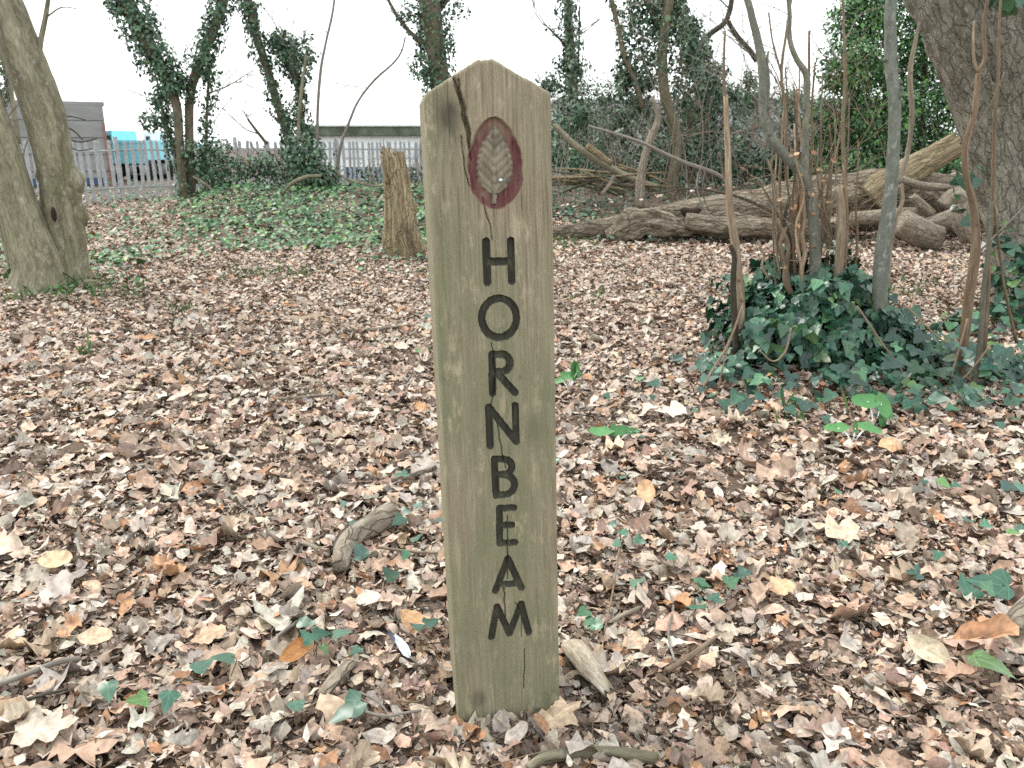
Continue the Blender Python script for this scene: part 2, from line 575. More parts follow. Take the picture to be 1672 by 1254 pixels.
M['hornbeam_bark'] = bark_mat('hornbeam_bark', (0.105, 0.092, 0.062), (0.24, 0.215, 0.145), (0.37, 0.34, 0.245), (0.13, 0.15, 0.05), (9, 9, 2.2), 1.2, 0.45, 0.53, 0.025, 0.45, 10, (0.28, 0.08, 0.10))
M['old_bark'] = bark_mat('old_bark', (0.075, 0.068, 0.052), (0.245, 0.225, 0.178), (0.42, 0.395, 0.33), (0.115, 0.112, 0.062), (13, 13, 5), 1.2, 1.0, 0.54, 0.04, 0.5, 19, (0.28, 0.25, 0.08))
M['ivy_tree_bark'] = bark_mat('ivy_tree_bark', (0.07, 0.058, 0.04), (0.16, 0.135, 0.09), (0.25, 0.215, 0.15), (0.09, 0.11, 0.04), (12, 12, 3), 1.2, 0.5, 0.55, 0.02)
M['dark_bark'] = bark_mat('dark_bark', (0.035, 0.03, 0.024), (0.085, 0.07, 0.05), (0.15, 0.125, 0.09), (0.07, 0.085, 0.035), (14, 14, 4), 1.2, 0.6, 0.55, 0.02)
M['smooth_shoot'] = bark_mat('smooth_shoot', (0.10, 0.105, 0.085), (0.17, 0.175, 0.14), (0.27, 0.27, 0.22), (0.14, 0.16, 0.08), (40, 40, 14), 1.0, 0.25, 0.6, 0.004, 0.5)
M['peeled_shoot'] = bark_mat('peeled_shoot', (0.12, 0.085, 0.058), (0.29, 0.213, 0.143), (0.52, 0.43, 0.32), (0.15, 0.14, 0.115), (45, 45, 4), 1.0, 0.4, 0.6, 0.004)
M['brown_twig'] = bark_mat('brown_twig', (0.10, 0.07, 0.045), (0.21, 0.155, 0.105), (0.33, 0.26, 0.19), None, (50, 50, 10), 1.0, 0.3, 0.6, 0.003)
M['grey_twig'] = bark_mat('grey_twig', (0.12, 0.105, 0.09), (0.22, 0.195, 0.165), (0.33, 0.30, 0.26), None, (50, 50, 10), 1.0, 0.3, 0.6, 0.003)
M['rotten_wood'] = bark_mat('rotten_wood', (0.11, 0.08, 0.046), (0.32, 0.25, 0.15), (0.50, 0.42, 0.28), (0.16, 0.155, 0.08), (26, 26, 2.2), 1.0, 0.8, 0.62, 0.02, 0.0, 26, (0.5, 0.045, 0.09))
M['log_bark'] = bark_mat('log_bark', (0.065, 0.05, 0.036), (0.25, 0.205, 0.148), (0.43, 0.37, 0.28), (0.14, 0.14, 0.075), (11, 11, 3), 1.2, 0.8, 0.60, 0.03, 0.0, 16, (0.55, 0.16, 0.12))
M['pale_log'] = bark_mat('pale_log', (0.13, 0.10, 0.075), (0.275, 0.23, 0.175), (0.44, 0.39, 0.31), (0.17, 0.165, 0.10), (14, 14, 4), 1.2, 0.6, 0.62, 0.02, 0.25, 24, (0.4, 0.15, 0.08))
M['white_rot'] = bark_mat('white_rot', (0.15, 0.10, 0.065), (0.42, 0.35, 0.26), (0.72, 0.67, 0.56), None, (50, 50, 9), 1.0, 0.6, 0.6, 0.006)

def simple_mat(name, col, rough=0.6, spec=0.3, var=0.15, sc=6.0, metal=0.0, stretch=(1, 1, 1)):
    m, nt, b = new_mat(name, rough, spec)
    b.inputs['Metallic'].default_value = metal
    tc = nt.nodes.new('ShaderNodeTexCoord')
    n = noise(nt, mapping(nt, tc.outputs['Object'], stretch), sc, 5)
    c = ramp(nt, n, [(0.3, tuple(x * (1 - var) for x in col)), (0.7, tuple(min(1, x * (1 + var)) for x in col))])
    link(nt, c, b.inputs['Base Color'])
    return m

# post: tint carries masks (r = knot stain, g = algae, b = pale weathering)
def post_mat():
    m, nt, b = new_mat('post_oak', 0.78, 0.22)
    tint = attr(nt, 'tint').outputs['Color']
    fl = attr(nt, 'flat').outputs['Vector']
    sp = nt.nodes.new('ShaderNodeSeparateColor')
    link(nt, tint, sp.inputs[0])
    g1 = noise(nt, mapping(nt, fl, (240, 240, 9)), 1.0, 6, 0.7)
    g2 = noise(nt, mapping(nt, fl, (60, 60, 4)), 1.0, 5, 0.65)
    g3 = noise(nt, mapping(nt, fl, (14, 14, 5)), 1.0, 5, 0.6)
    c = ramp(nt, g2, [(0.25, (0.21, 0.165, 0.113)), (0.5, (0.335, 0.278, 0.198)), (0.75, (0.45, 0.385, 0.285))])
    c = mixc(nt, maprange(nt, g1, 0.35, 0.68, 0.5, 0.0), c, (0.12, 0.088, 0.052))
    c = mixc(nt, maprange(nt, g1, 0.56, 0.72, 0.0, 0.7), c, (0.48, 0.42, 0.31))
    alg = math_n(nt, 'MULTIPLY', sp.outputs[1], maprange(nt, g3, 0.3, 0.62, 0.25, 1.0))
    c = mixc(nt, math_n(nt, 'MULTIPLY', alg, 0.95, clamp=True), c, (0.178, 0.182, 0.108))
    g4 = noise(nt, mapping(nt, fl, (32, 32, 12)), 1.0, 6, 0.72)
    c = mixc(nt, math_n(nt, 'MULTIPLY', maprange(nt, g4, 0.54, 0.64, 0.0, 0.6), math_n(nt, 'ADD', sp.outputs[2], 0.3), clamp=True), c, (0.43, 0.36, 0.25))
    c = mixc(nt, math_n(nt, 'MULTIPLY', sp.outputs[0], 0.8, clamp=True), c, (0.055, 0.05, 0.036))
    link(nt, c, b.inputs['Base Color'])
    hgt = math_n(nt, 'ADD', g1, math_n(nt, 'MULTIPLY', g2, 0.8))
    bump(nt, b, hgt, 0.9, 0.004)
    return m
M['post'] = post_mat()

def carve_mat(name, base, worn, lo=0.5, hi=0.68):
    m, nt, b = new_mat(name, 0.75, 0.2)
    fl = attr(nt, 'flat').outputs['Vector']
    n = noise(nt, mapping(nt, fl, (70, 70, 26)), 1.0, 6, 0.7)
    g = noise(nt, mapping(nt, fl, (200, 200, 10)), 1.0, 5, 0.7)
    c = mixc(nt, maprange(nt, n, lo, hi, 0.0, 0.8), base, worn)
    c = mixc(nt, maprange(nt, g, 0.35, 0.7, 0.35, 0.0), c, tuple(x * 0.5 for x in base))
    if name == 'worn_red_paint':
        sp = nt.nodes.new('ShaderNodeSeparateColor')
        link(nt, attr(nt, 'tint').outputs['Color'], sp.inputs[0])
        c = mixc(nt, sp.outputs[2], (0.25, 0.195, 0.13), c)
    link(nt, c, b.inputs['Base Color'])
    bump(nt, b, g, 0.4, 0.002)
    return m
M['letter'] = carve_mat('letter_stain', (0.050, 0.048, 0.036), (0.125, 0.118, 0.075), 0.52, 0.68)
M['red_paint'] = carve_mat('worn_red_paint', (0.125, 0.045, 0.045), (0.20, 0.115, 0.095), 0.45, 0.65)
M['carved_leaf'] = carve_mat('carved_leaf', (0.15, 0.125, 0.09), (0.30, 0.26, 0.195), 0.40, 0.60)
M['steel'] = simple_mat('steel', (0.5, 0.52, 0.55), 0.3, 0.5, 0.1, 40, 0.9)

def soil_mat():
    m, nt, b = new_mat('soil', 0.9, 0.15)
    tc = nt.nodes.new('ShaderNodeTexCoord')
    n1 = noise(nt, tc.outputs['Object'], 30, 6, 0.7)
    n2 = noise(nt, tc.outputs['Object'], 1.1, 4, 0.6)
    c = ramp(nt, n1, [(0.3, (0.05, 0.036, 0.028)), (0.55, (0.125, 0.09, 0.068)), (0.75, (0.27, 0.205, 0.155))])
    c = mixc(nt, maprange(nt, n2, 0.35, 0.65, 0.0, 0.5), c, (0.17, 0.115, 0.085))
    link(nt, c, b.inputs['Base Color'])
    bump(nt, b, n1, 0.7, 0.02)
    return m
M['soil'] = soil_mat()
M['fence'] = simple_mat('galvanised_fence', (0.36, 0.375, 0.375), 0.55, 0.4, 0.4, 5, 0.1)
M['concrete'] = simple_mat('concrete_grey', (0.24, 0.24, 0.235), 0.85, 0.2, 0.22, 1.2, 0.0, (0.6, 0.6, 2.5))
M['cladding'] = simple_mat('pale_cladding', (0.62, 0.65, 0.66), 0.5, 0.4, 0.08, 1.0)
M['white_paint'] = simple_mat('white_paint', (0.78, 0.80, 0.80), 0.5, 0.4, 0.05, 1.0)
M['roof_green'] = simple_mat('mossy_roof', (0.10, 0.12, 0.085), 0.85, 0.2, 0.4, 3)
M['navy'] = simple_mat('navy_panel', (0.05, 0.085, 0.16), 0.6, 0.3, 0.25, 2)
M['cyan'] = simple_mat('cyan_sheet', (0.24, 0.62, 0.74), 0.5, 0.35, 0.15, 2)
M['teal'] = simple_mat('teal_panel', (0.06, 0.33, 0.36), 0.5, 0.35, 0.2, 2)
M['brick_red'] = simple_mat('rust_band', (0.26, 0.12, 0.09), 0.7, 0.2, 0.3, 3)
M['rubber'] = simple_mat('rubber', (0.03, 0.03, 0.03), 0.8, 0.2)
M['glass'] = simple_mat('dark_glass', (0.05, 0.07, 0.08), 0.15, 0.5, 0.1, 2)
M['grey_wall'] = simple_mat('grey_steel_wall', (0.33, 0.35, 0.365), 0.7, 0.3, 0.1, 1)
M['feather'] = simple_mat('feather_vane', (0.55, 0.60, 0.66), 0.6, 0.3, 0.35, 60)
M['feather_dark'] = simple_mat('feather_dark', (0.05, 0.06, 0.09), 0.5, 0.4, 0.35, 60)
M['bulb'] = simple_mat('shell', (0.55, 0.48, 0.36), 0.45, 0.4, 0.2, 80)
# ------------------------------------------------------------------ ground
def make_ground():
    ys = np.concatenate([np.linspace(-6, 0.4, 20), 0.4 + np.cumsum(0.02 * 1.032 ** np.arange(196))])
    ys = ys[ys < 240]
    ys = np.concatenate([ys, [260, 400, 700, 1200]])
    u = np.linspace(-1, 1, 241)
    xs = np.sinh(u * 5.6) / math.sinh(5.6)
    X = np.where(True, xs[None] * 1, 0) * (np.full(len(ys), 1)[:, None] * np.maximum(900, 0))
    Y = ys[:, None] + 0 * X
    Z = ground_z(X, Y)
    V = np.stack([X, Y, Z], -1).reshape(-1, 3)
    n = len(xs)
    idx = np.arange(len(V)).reshape(len(ys), n)
    Q = np.stack([idx[:-1, :-1], idx[:-1, 1:], idx[1:, 1:], idx[1:, :-1]], -1).reshape(-1, 4)
    mb = MB()
    mb.add(V, Q)
    return mb.build('ground', M['soil'], kind='structure')
GROUND = make_ground()

# ------------------------------------------------------------------ the carved post
YAW, LEAN, PW, PD = R(8.5), R(1.65), 0.222, 0.2
pz = np.array([-math.sin(LEAN), 0, math.cos(LEAN)])
py_ = np.array([-math.sin(YAW), math.cos(YAW), 0.0])      # into the post
px_ = np.cross(py_, pz); px_ /= np.linalg.norm(px_)
py_ = np.cross(pz, px_)
P0 = on_ground(829, 1182)                                 # foot of the front face, middle

def face_uv(x, y):
    d = ray(x, y)
    t = np.dot(P0 - CAMP, py_) / np.dot(d, py_)
    q = CAMP + d * t - P0
    return np.array([np.dot(q, px_), np.dot(q, pz)])

LETTERS = {}
def arc(cx, cy, rx, ry, a0, a1, n=10):
    return [(cx + rx * math.cos(R(a)), cy + ry * math.sin(R(a))) for a in np.linspace(a0, a1, n)]
LETTERS['h'] = [[(793.5, 394), (796, 461)], [(834, 393), (835.5, 459)], [(796, 427), (834, 427)]]
LETTERS['o'] = [arc(815, 519, 28.5, 32, 0, 360, 28)]
LETTERS['r'] = [[(803, 579), (804.5, 642)], [(803, 579), (818, 578)] + arc(818, 592.5, 15, 14.5, -90, 90, 9) + [(804, 607)], [(811, 608), (841, 641)]]
LETTERS['n'] = [[(798, 665), (800.5, 728)], [(798, 665), (843, 721)], [(841, 662), (843, 721)]]
LETTERS['b'] = [[(807, 750), (810, 809)], [(807, 749.5), (822, 749.5)] + arc(822, 762, 14, 12.5, -90, 90, 8) + [(809, 775)], [(820, 775)] + arc(823, 791.5, 17.5, 16.5, -90, 90, 9) + [(810, 808.5)]]
LETTERS['e'] = [[(815.5, 830), (816, 887)], [(815.5, 830), (839, 829)], [(816, 858), (836, 857.5)], [(816, 887), (841, 886)]]
LETTERS['a'] = [[(829, 912), (809, 965)], [(829, 912), (851.5, 960)], [(815, 954), (848, 953)]]
LETTERS['m'] = [[(802.5, 1041), (811.5, 991)], [(811.5, 991), (832, 1035)], [(832, 1035), (851, 986)], [(851, 986), (863.5, 1033)]]
CRACKS = [([(741, 122), (746, 142), (754, 163), (758, 190), (765, 212), (767, 242)], 0.0030, 0.018),
          ([(748, 128), (752, 150), (756, 168)], 0.0012, 0.008), ([(760, 196), (763, 225), (770, 262)], 0.0009, 0.006),
          ([(753, 222), (756, 250), (759, 275), (768, 305)], 0.0011, 0.008),
          ([(788, 322), (793, 345), (801, 372), (803, 392)], 0.0010, 0.007),
          ([(802, 560), (806, 580), (809, 610), (806, 640), (801, 662)], 0.0011, 0.008),
          ([(812, 690), (815, 712), (820, 744), (826, 765)], 0.0012, 0.008),
          ([(828, 842), (828, 870), (829, 920), (829, 946)], 0.0013, 0.010),
          ([(823, 960), (824, 985), (826, 1012)], 0.0014, 0.010),
          ([(856, 1060), (856, 1090), (855, 1125)], 0.0012, 0.009),
          ([(842, 985), (852, 1005), (852, 1040)], 0.0008, 0.006),
          ([(705, 640), (707, 670), (708, 700)], 0.001, 0.008)]

def seg_dist(U, Z, pts):
    d = np.full(U.shape, 1e9)
    for (a, b) in zip(pts[:-1], pts[1:]):
        ab = b - a
        L2 = max(1e-12, ab @ ab)
        t = np.clip(((U - a[0]) * ab[0] + (Z - a[1]) * ab[1]) / L2, 0, 1)
        d = np.minimum(d, np.hypot(U - a[0] - t * ab[0], Z - a[1] - t * ab[1]))
    return d

def make_post():
    root = thing('wooden_post', 'upright weathered oak marker post carved HORNBEAM with a leaf emblem', 'post', P0)
    apex = face_uv(793, 96); sl = face_uv(697, 150); sr = face_uv(899, 150)
    # width of the face
    l = face_uv(693, 180)[0]; r_ = face_uv(901, 180)[0]
    l2 = face_uv(746, 1140)[0]; r2 = face_uv(914, 1140)[0]
    nu, nv = 176, 880
    s = np.linspace(0, 1, nu)
    zlo, ztop0 = -0.12, apex[1]
    t = np.linspace(0, 1, nv)
    def edges(z):
        f = np.clip(z / face_uv(693, 180)[1], 0, 1.2)
        return l2 + (l - l2) * f, r2 + (r_ - r2) * f
    ul, ur = edges(np.array([ztop0]))
    utop = ul + (ur - ul) * s
    top = np.interp(utop, [ul[0], sl[0], apex[0] - 0.012, apex[0] + 0.012, sr[0], ur[0]], [sl[1] - 0.012, sl[1], apex[1], apex[1], sr[1], sr[1] - 0.012])
    top = top + 0.004 * fbm(np.stack([s * 22, 0 * s, 0 * s + 5], -1), 3) + 0.0015 * fbm(np.stack([s * 140, 0 * s, 0 * s + 9], -1), 2)
    Z = zlo + t[:, None] * (top[None] - zlo)
    a, b = edges(Z)
    U = a + (b - a) * s[None]
    # distance to the side edges and the top edge -> worn, rounded arrises
    nz = fbm(np.stack([0 * Z + 1.0, 0 * Z, Z * 9], -1), 3)
    dl = U - a; dr = b - U
    def rnd(dist, rad):
        q = np.clip(1 - dist / rad, 0, 1)
        return rad * (1 - np.sqrt(np.clip(1 - q * q, 0, 1)))
    Y = rnd(dl, 0.013 + 0.008 * nz) + rnd(dr, 0.006 + 0.005 * nz) + rnd((top[None] - Z), 0.007)
    Y = Y + 0.0034 * (fbm(np.stack([U * 190, 0 * U, Z * 8], -1), 3)) + 0.003 * fbm(np.stack([U * 12, 0 * U + 3, Z * 3], -1), 2)
    flow = U + 0.01 * fbm(np.stack([U * 10, 0 * U + 1, Z * 5], -1), 2)
    chk = np.clip(vnoise(np.stack([flow * 330, 0 * U + 8, Z * 9], -1)) - 0.6, 0, 1)
    chk2 = np.clip(vnoise(np.stack([flow * 150, 0 * U + 18, Z * 4.5], -1)) - 0.66, 0, 1)
    Y = Y + (0.006 * chk + 0.010 * chk2) * (0.45 + 0.75 * sstep(0.6, 1.2, Z))
    cls = np.zeros(U.shape, int)
    # letters
    alg = np.zeros(U.shape)
    for i, (nm, strokes) in enumerate(LETTERS.items()):
        d = np.full(U.shape, 1e9)
        for st in strokes:
            d = np.minimum(d, seg_dist(U, Z, [face_uv(*p) for p in st]))
        hw = 0.0066
        Y = Y + 0.009 * (1 - sstep(hw - 0.0022, hw + 0.0004, d))
        cls[d < hw] = 10 + i
        alg = np.maximum(alg, 0.6 * np.exp(-(d / 0.02) ** 2))
    # leaf recess and the raised leaf
    lt, lb = face_uv(809, 205), face_uv(808, 318)
    c0 = face_uv(809, 267)
    ax = (lt - lb); LL = np.linalg.norm(ax); ax = ax / LL; pr = np.array([ax[1], -ax[0]])
    du, dz = U - lb[0], Z - lb[1]
    tt = (du * ax[0] + dz * ax[1]) / LL
    yy = (du * pr[0] + dz * pr[1])
    scale = mpp(809, 267, P0[1])
    ry_ = 73 * scale; rx_ = 46 * scale
    eu, ez = (U - c0[0]), (Z - c0[1])
    egg = rx_ * np.sqrt(np.clip(1 - (ez / ry_) ** 2, 0, 1)) * (1 - 0.18 * ez / ry_)
    egg = egg * (1 + 0.12 * fbm(np.stack([0 * Z, ez * 90, 0 * Z + np.sign(eu)], -1), 2))
    de = egg - np.abs(eu)
    rec = sstep(0.0, 0.007, de) * (np.abs(ez) < ry_)
    Y = Y + 0.0085 * rec
    recmask = (de > 0.0005) & (np.abs(ez) < ry_)
    cls[recmask] = 2
    wprof = 29.5 * scale * np.sin(np.pi * np.clip(tt, 0, 1) ** 0.72) ** 0.75 * (1 + 0.045 * np.sin(tt * 70))
    inl = (np.abs(yy) < wprof) & (tt > 0.0) & (tt < 1.0)
    stalk = (np.abs(yy) < 0.0042) & (tt > -0.14) & (tt <= 0.06)
    fr = np.clip((wprof - np.abs(yy)) / 0.004, 0, 1)
    ribs = np.abs(np.sin(np.pi * (tt * LL - 0.95 * np.abs(yy)) / (LL / 7.5)))
    h = 0.0035 + 0.0030 * ribs ** 0.6 + 0.0022 * np.exp(-(yy / 0.0022) ** 2)
    Y = np.where(inl, Y - h * np.sqrt(fr), Y)
    Y = np.where(stalk & ~inl, Y - 0.0055, Y)
    cls[inl | stalk] = 3
    # cracks
    for pts, w, dep in CRACKS:
        q = [face_uv(*p) for p in pts]
        d = seg_dist(U + 0.0042 * fbm(np.stack([0 * U, Z * 70, 0 * U + w * 900], -1), 4), Z, q)
        lens = np.clip((Z - q[-1][1]) / (q[0][1] - q[-1][1] + 1e-9), 0, 1)
        ww = w * (1 + 1.3 * fbm(np.stack([0 * U, Z * 45, 0 * U + w * 1300 + 5], -1), 2)) * (0.5 if w < 0.002 else 1.0) * (0.55 + 0.75 * np.sin(np.pi * np.clip(lens * 0.85 + 0.1, 0, 1)))
        Y = Y + dep * (1 - sstep(ww * 0.35, ww + 0.0007, d))
    # stains: knots, algae
    def blob(x, y, rx, rz):
        k = face_uv(x, y)
        return np.exp(-(((U - k[0]) / rx) ** 2 + ((Z - k[1]) / rz) ** 2) ** 1.3)
    kn = 0.75 * blob(733, 192, 0.021, 0.028) + 0.35 * blob(722, 175, 0.03, 0.03) + 0.65 * blob(781, 1142, 0.02, 0.022) + 0.35 * blob(870, 700, 0.02, 0.035) + 0.55 * blob(849, 617, 0.004, 0.004) + 0.3 * blob(735, 240, 0.02, 0.05)
    kn = kn + 0.9 * blob(722, 620, 0.012, 0.01) * 0.3 + 0.35 * blob(900, 1145, 0.03, 0.03)
    kn = kn * (0.65 + 0.9 * fbm(np.stack([U * 110, 0 * U + 2, Z * 40], -1), 3) + 0.3)
    big = fbm(np.stack([U * 9, 0 * U + 4, Z * 4], -1), 3)
    alg = alg + np.clip(0.45 + 1.5 * big, 0, 1) + 0.55 * blob(720, 420, 0.05, 0.14) + 0.6 * blob(740, 640, 0.07, 0.1) + 0.7 * blob(880, 690, 0.05, 0.07) + 0.5 * (1 - sstep(0.0, 0.3, Z)) + 0.55 * np.exp(-(dl / 0.012) ** 2)
    alg = alg + 0.05 + 0.35 * (1 - sstep(0.2, 1.0, Z)) - 0.35 * sstep(0.9, 1.25, Z) * sstep(0.0, 0.12, U - a) - 0.3 * blob(880, 330, 0.06, 0.25)
    pale = np.clip(0.5 + 2.0 * fbm(np.stack([U * 20, 0 * U + 6, Z * 7], -1), 3), 0, 1)
    mask = np.stack([np.clip(kn, 0, 1), np.clip(alg, 0, 1), pale], -1)
    ero = de + 0.006 * fbm(np.stack([U * 120, 0 * U + 12, Z * 70], -1), 3)
    paint = sstep(-0.001, 0.005, ero) * (0.6 + 1.1 * np.clip(0.5 + 1.6 * fbm(np.stack([U * 60, 0 * U + 22, Z * 40], -1), 3), 0, 1)) * (1 - 0.45 * sstep(0.02, 0.06, ez))
    mask[..., 2] = np.where(cls == 2, np.clip(paint, 0, 1), mask[..., 2])
    W = P0 + U[..., None] * px_ + Y[..., None] * py_ + Z[..., None] * pz
    FL = np.stack([U + 0.02 * blob(733, 192, 0.05, 0.06), Y, Z], -1)
    # the grain flows round the knots
    k1 = face_uv(733, 190)
    FL[..., 0] = U + 0.012 * np.sign(U - k1[0]) * np.exp(-(((U - k1[0]) / 0.05) ** 2 + ((Z - k1[1]) / 0.06) ** 2))
    FL[..., 0] += 0.006 * fbm(np.stack([U * 8, 0 * U, Z * 6], -1), 2)
    idx = np.arange(nu * nv).reshape(nv, nu)
    Q = np.stack([idx[:-1, :-1], idx[:-1, 1:], idx[1:, 1:], idx[1:, :-1]], -1).reshape(-1, 4)
    fc = np.max(cls.reshape(-1)[Q], axis=1)
    def sub(sel, mat, name, parent, smooth=True, extra=None):
        q = Q[sel]
        used, inv = np.unique(q, return_inverse=True)
        mb = MB()
        mb.add(W.reshape(-1, 3)[used], inv.reshape(-1, 4), mask.reshape(-1, 3)[used], FL.reshape(-1, 3)[used])
        if extra: extra(mb)
        return mb.build(name, mat, parent)
    def shell(mb):
        # sides, back and gabled top
        nd_ = 9
        for side in (0, 1):
            col = W[:, 0] if side == 0 else W[:, -1]
            zz = Z[:, 0] if side == 0 else Z[:, -1]
            dd = np.linspace(0, 1, nd_) ** 1.5 * PD
            sgn = -1 if side == 0 else 1
            yc = Y[:, 0] if side == 0 else Y[:, -1]
            bulge = 0.003 * fbm(np.stack([dd[None] * 40 + 0 * zz[:, None], zz[:, None] * 6 + 0 * dd[None], 0 * zz[:, None] + 0 * dd[None] + side * 7], -1), 3)
            bulge[:, 0] = 0
            bulge[:, -1] = 0
            V = col[:, None] + px_ * (sgn * bulge)[..., None] + py_ * (dd[None] * (1 - yc[:, None] / PD))[..., None]
            fl = np.stack([dd[None] + 0 * zz[:, None] + 0.7, 0 * zz[:, None] + 0 * dd[None], zz[:, None] + 0 * dd[None]], -1)
            ix = np.arange(nv * nd_).reshape(nv, nd_)
            q = np.stack([ix[:-1, :-1], ix[1:, :-1], ix[1:, 1:], ix[:-1, 1:]], -1).reshape(-1, 4)
            if side: q = q[:, ::-1]
            m3 = np.broadcast_to(np.array([0.0, 0.85, 0.5]), (nv * nd_, 3))
            mb.add(V.reshape(-1, 3), q, m3, fl.reshape(-1, 3))
        bk = np.stack([W[:, 0] - py_ * Y[:, 0:1] + py_ * PD, W[:, -1] - py_ * Y[:, -1:] + py_ * PD], 1)
        ix = np.arange(nv * 2).reshape(nv, 2)
        mb.add(bk.reshape(-1, 3), np.stack([ix[:-1, 1], ix[:-1, 0], ix[1:, 0], ix[1:, 1]], -1), (0, 0.7, 0.5))
        tp = np.stack([W[-1], W[-1] + py_ * (PD - Y[-1])[:, None]], 1)
        ix = np.arange(nu * 2).reshape(nu, 2)
        mb.add(tp.reshape(-1, 3), np.stack([ix[:-1, 0], ix[1:, 0], ix[1:, 1], ix[:-1, 1]], -1), (0.1, 0.5, 0.6))
    sub(fc == 0, M['post'], 'post_body', root, extra=shell)
    rec_o = sub(fc == 2, M['red_paint'], 'leaf_recess', root)
    rec_o['label'] = 'worn dark red painted hollow round the carved leaf'
    leaf_o = sub(fc == 3, M['carved_leaf'], 'carved_leaf', root)
    for i, nm in enumerate(LETTERS):
        o = sub(fc == 10 + i, M['letter'], 'carved_letter', root)
        o['label'] = 'carved letter ' + nm.upper()
    # screw
    k = face_uv(817.7, 294.6)
    c = P0 + px_ * k[0] + pz * k[1] + py_ * 0.0015
    mb = MB()
    tube(mb, [c + py_ * 0.004, c - py_ * 0.0005, c - py_ * 0.0015], [0.0042, 0.0042, 0.003], 10, 1)
    mb.build('screw', M['steel'], root)
    return root
POST = make_post()

# ------------------------------------------------------------------ leaf litter
def flat_normals(n, s):
    return np.stack([RNG.normal(size=n) * s, RNG.normal(size=n) * s, np.ones(n)], 1)

def wedge(n, d0, d1, half=0.71):
    """points spread evenly over the ground seen between two distances (and a little beside it)"""
    D = np.sqrt(RNG.random(n) * (d1 * d1 - d0 * d0) + d0 * d0)
    a = RNG.uniform(-half, half, n)
    return D * a, D

def humus(x, y):
    """1 where the litter is thin and dark crumbs show"""
    h = 0.55 * sstep(0.08, 0.24, fbm(np.stack([x * 1.3, y * 1.3, 0 * x + 4.4], -1), 3))
    for (px, py, rx, ry, k) in ((690, 590, .35, .35, 1), (960, 690, .25, .2, 1), (840, 1190, .30, .13, 1), (1130, 1130, .28, .12, .8), (1330, 1110, .12, .12, .9), (610, 1190, .3, .1, .7), (1000, 980, .2, .15, .6), (930, 560, .6, .5, .5)):
        g = on_ground(px, py)
        h = np.maximum(h, k * np.exp(-(((x - g[0]) / rx) ** 2 + ((y - g[1]) / ry) ** 2)))
    return h

def path_mask(x, y):
    ang = x / y + 0.05 * fbm(np.stack([x * 0.9, y * 0.9, 0 * x + 1.1], -1), 2)
    return sstep(-0.60, -0.54, ang) * (1 - sstep(-0.42, -0.35, ang))

def green_mask(x, y):
    """where ivy carpets the ground instead of dead leaves"""
    ang = x / y
    n = fbm(np.stack([x * 0.8, y * 0.8, 0 * x + 8.8], -1), 3)
    left = sstep(8.3, 10.5, y + 3.5 * n + 5.5 * sstep(-0.42, -0.5, ang) * (1 - sstep(-0.58, -0.62, ang))) * (1 - sstep(-0.08, -0.02, ang)) * (1 - 0.85 * path_mask(x, y))
    right = sstep(12.4, 13.6, y + 2 * n) * sstep(-0.02, 0.06, ang)
    far = sstep(12, 14, y) * (1 - path_mask(x, y))
    g = on_ground(185, 428)
    tuft = np.exp(-(((x - g[0]) / 0.45) ** 2 + ((y - g[1]) / 0.8) ** 2))
    return np.clip(np.maximum(np.maximum(np.maximum(left, right), far), 0.9 * tuft), 0, 1)

def post_clear(x, y):
    q = np.stack([x - P0[0], y - P0[1], 0 * x], -1)
    u, v = q @ px_, q @ py_
    return (np.abs(u) < 0.125) & (v > -0.02) & (v < 0.22)

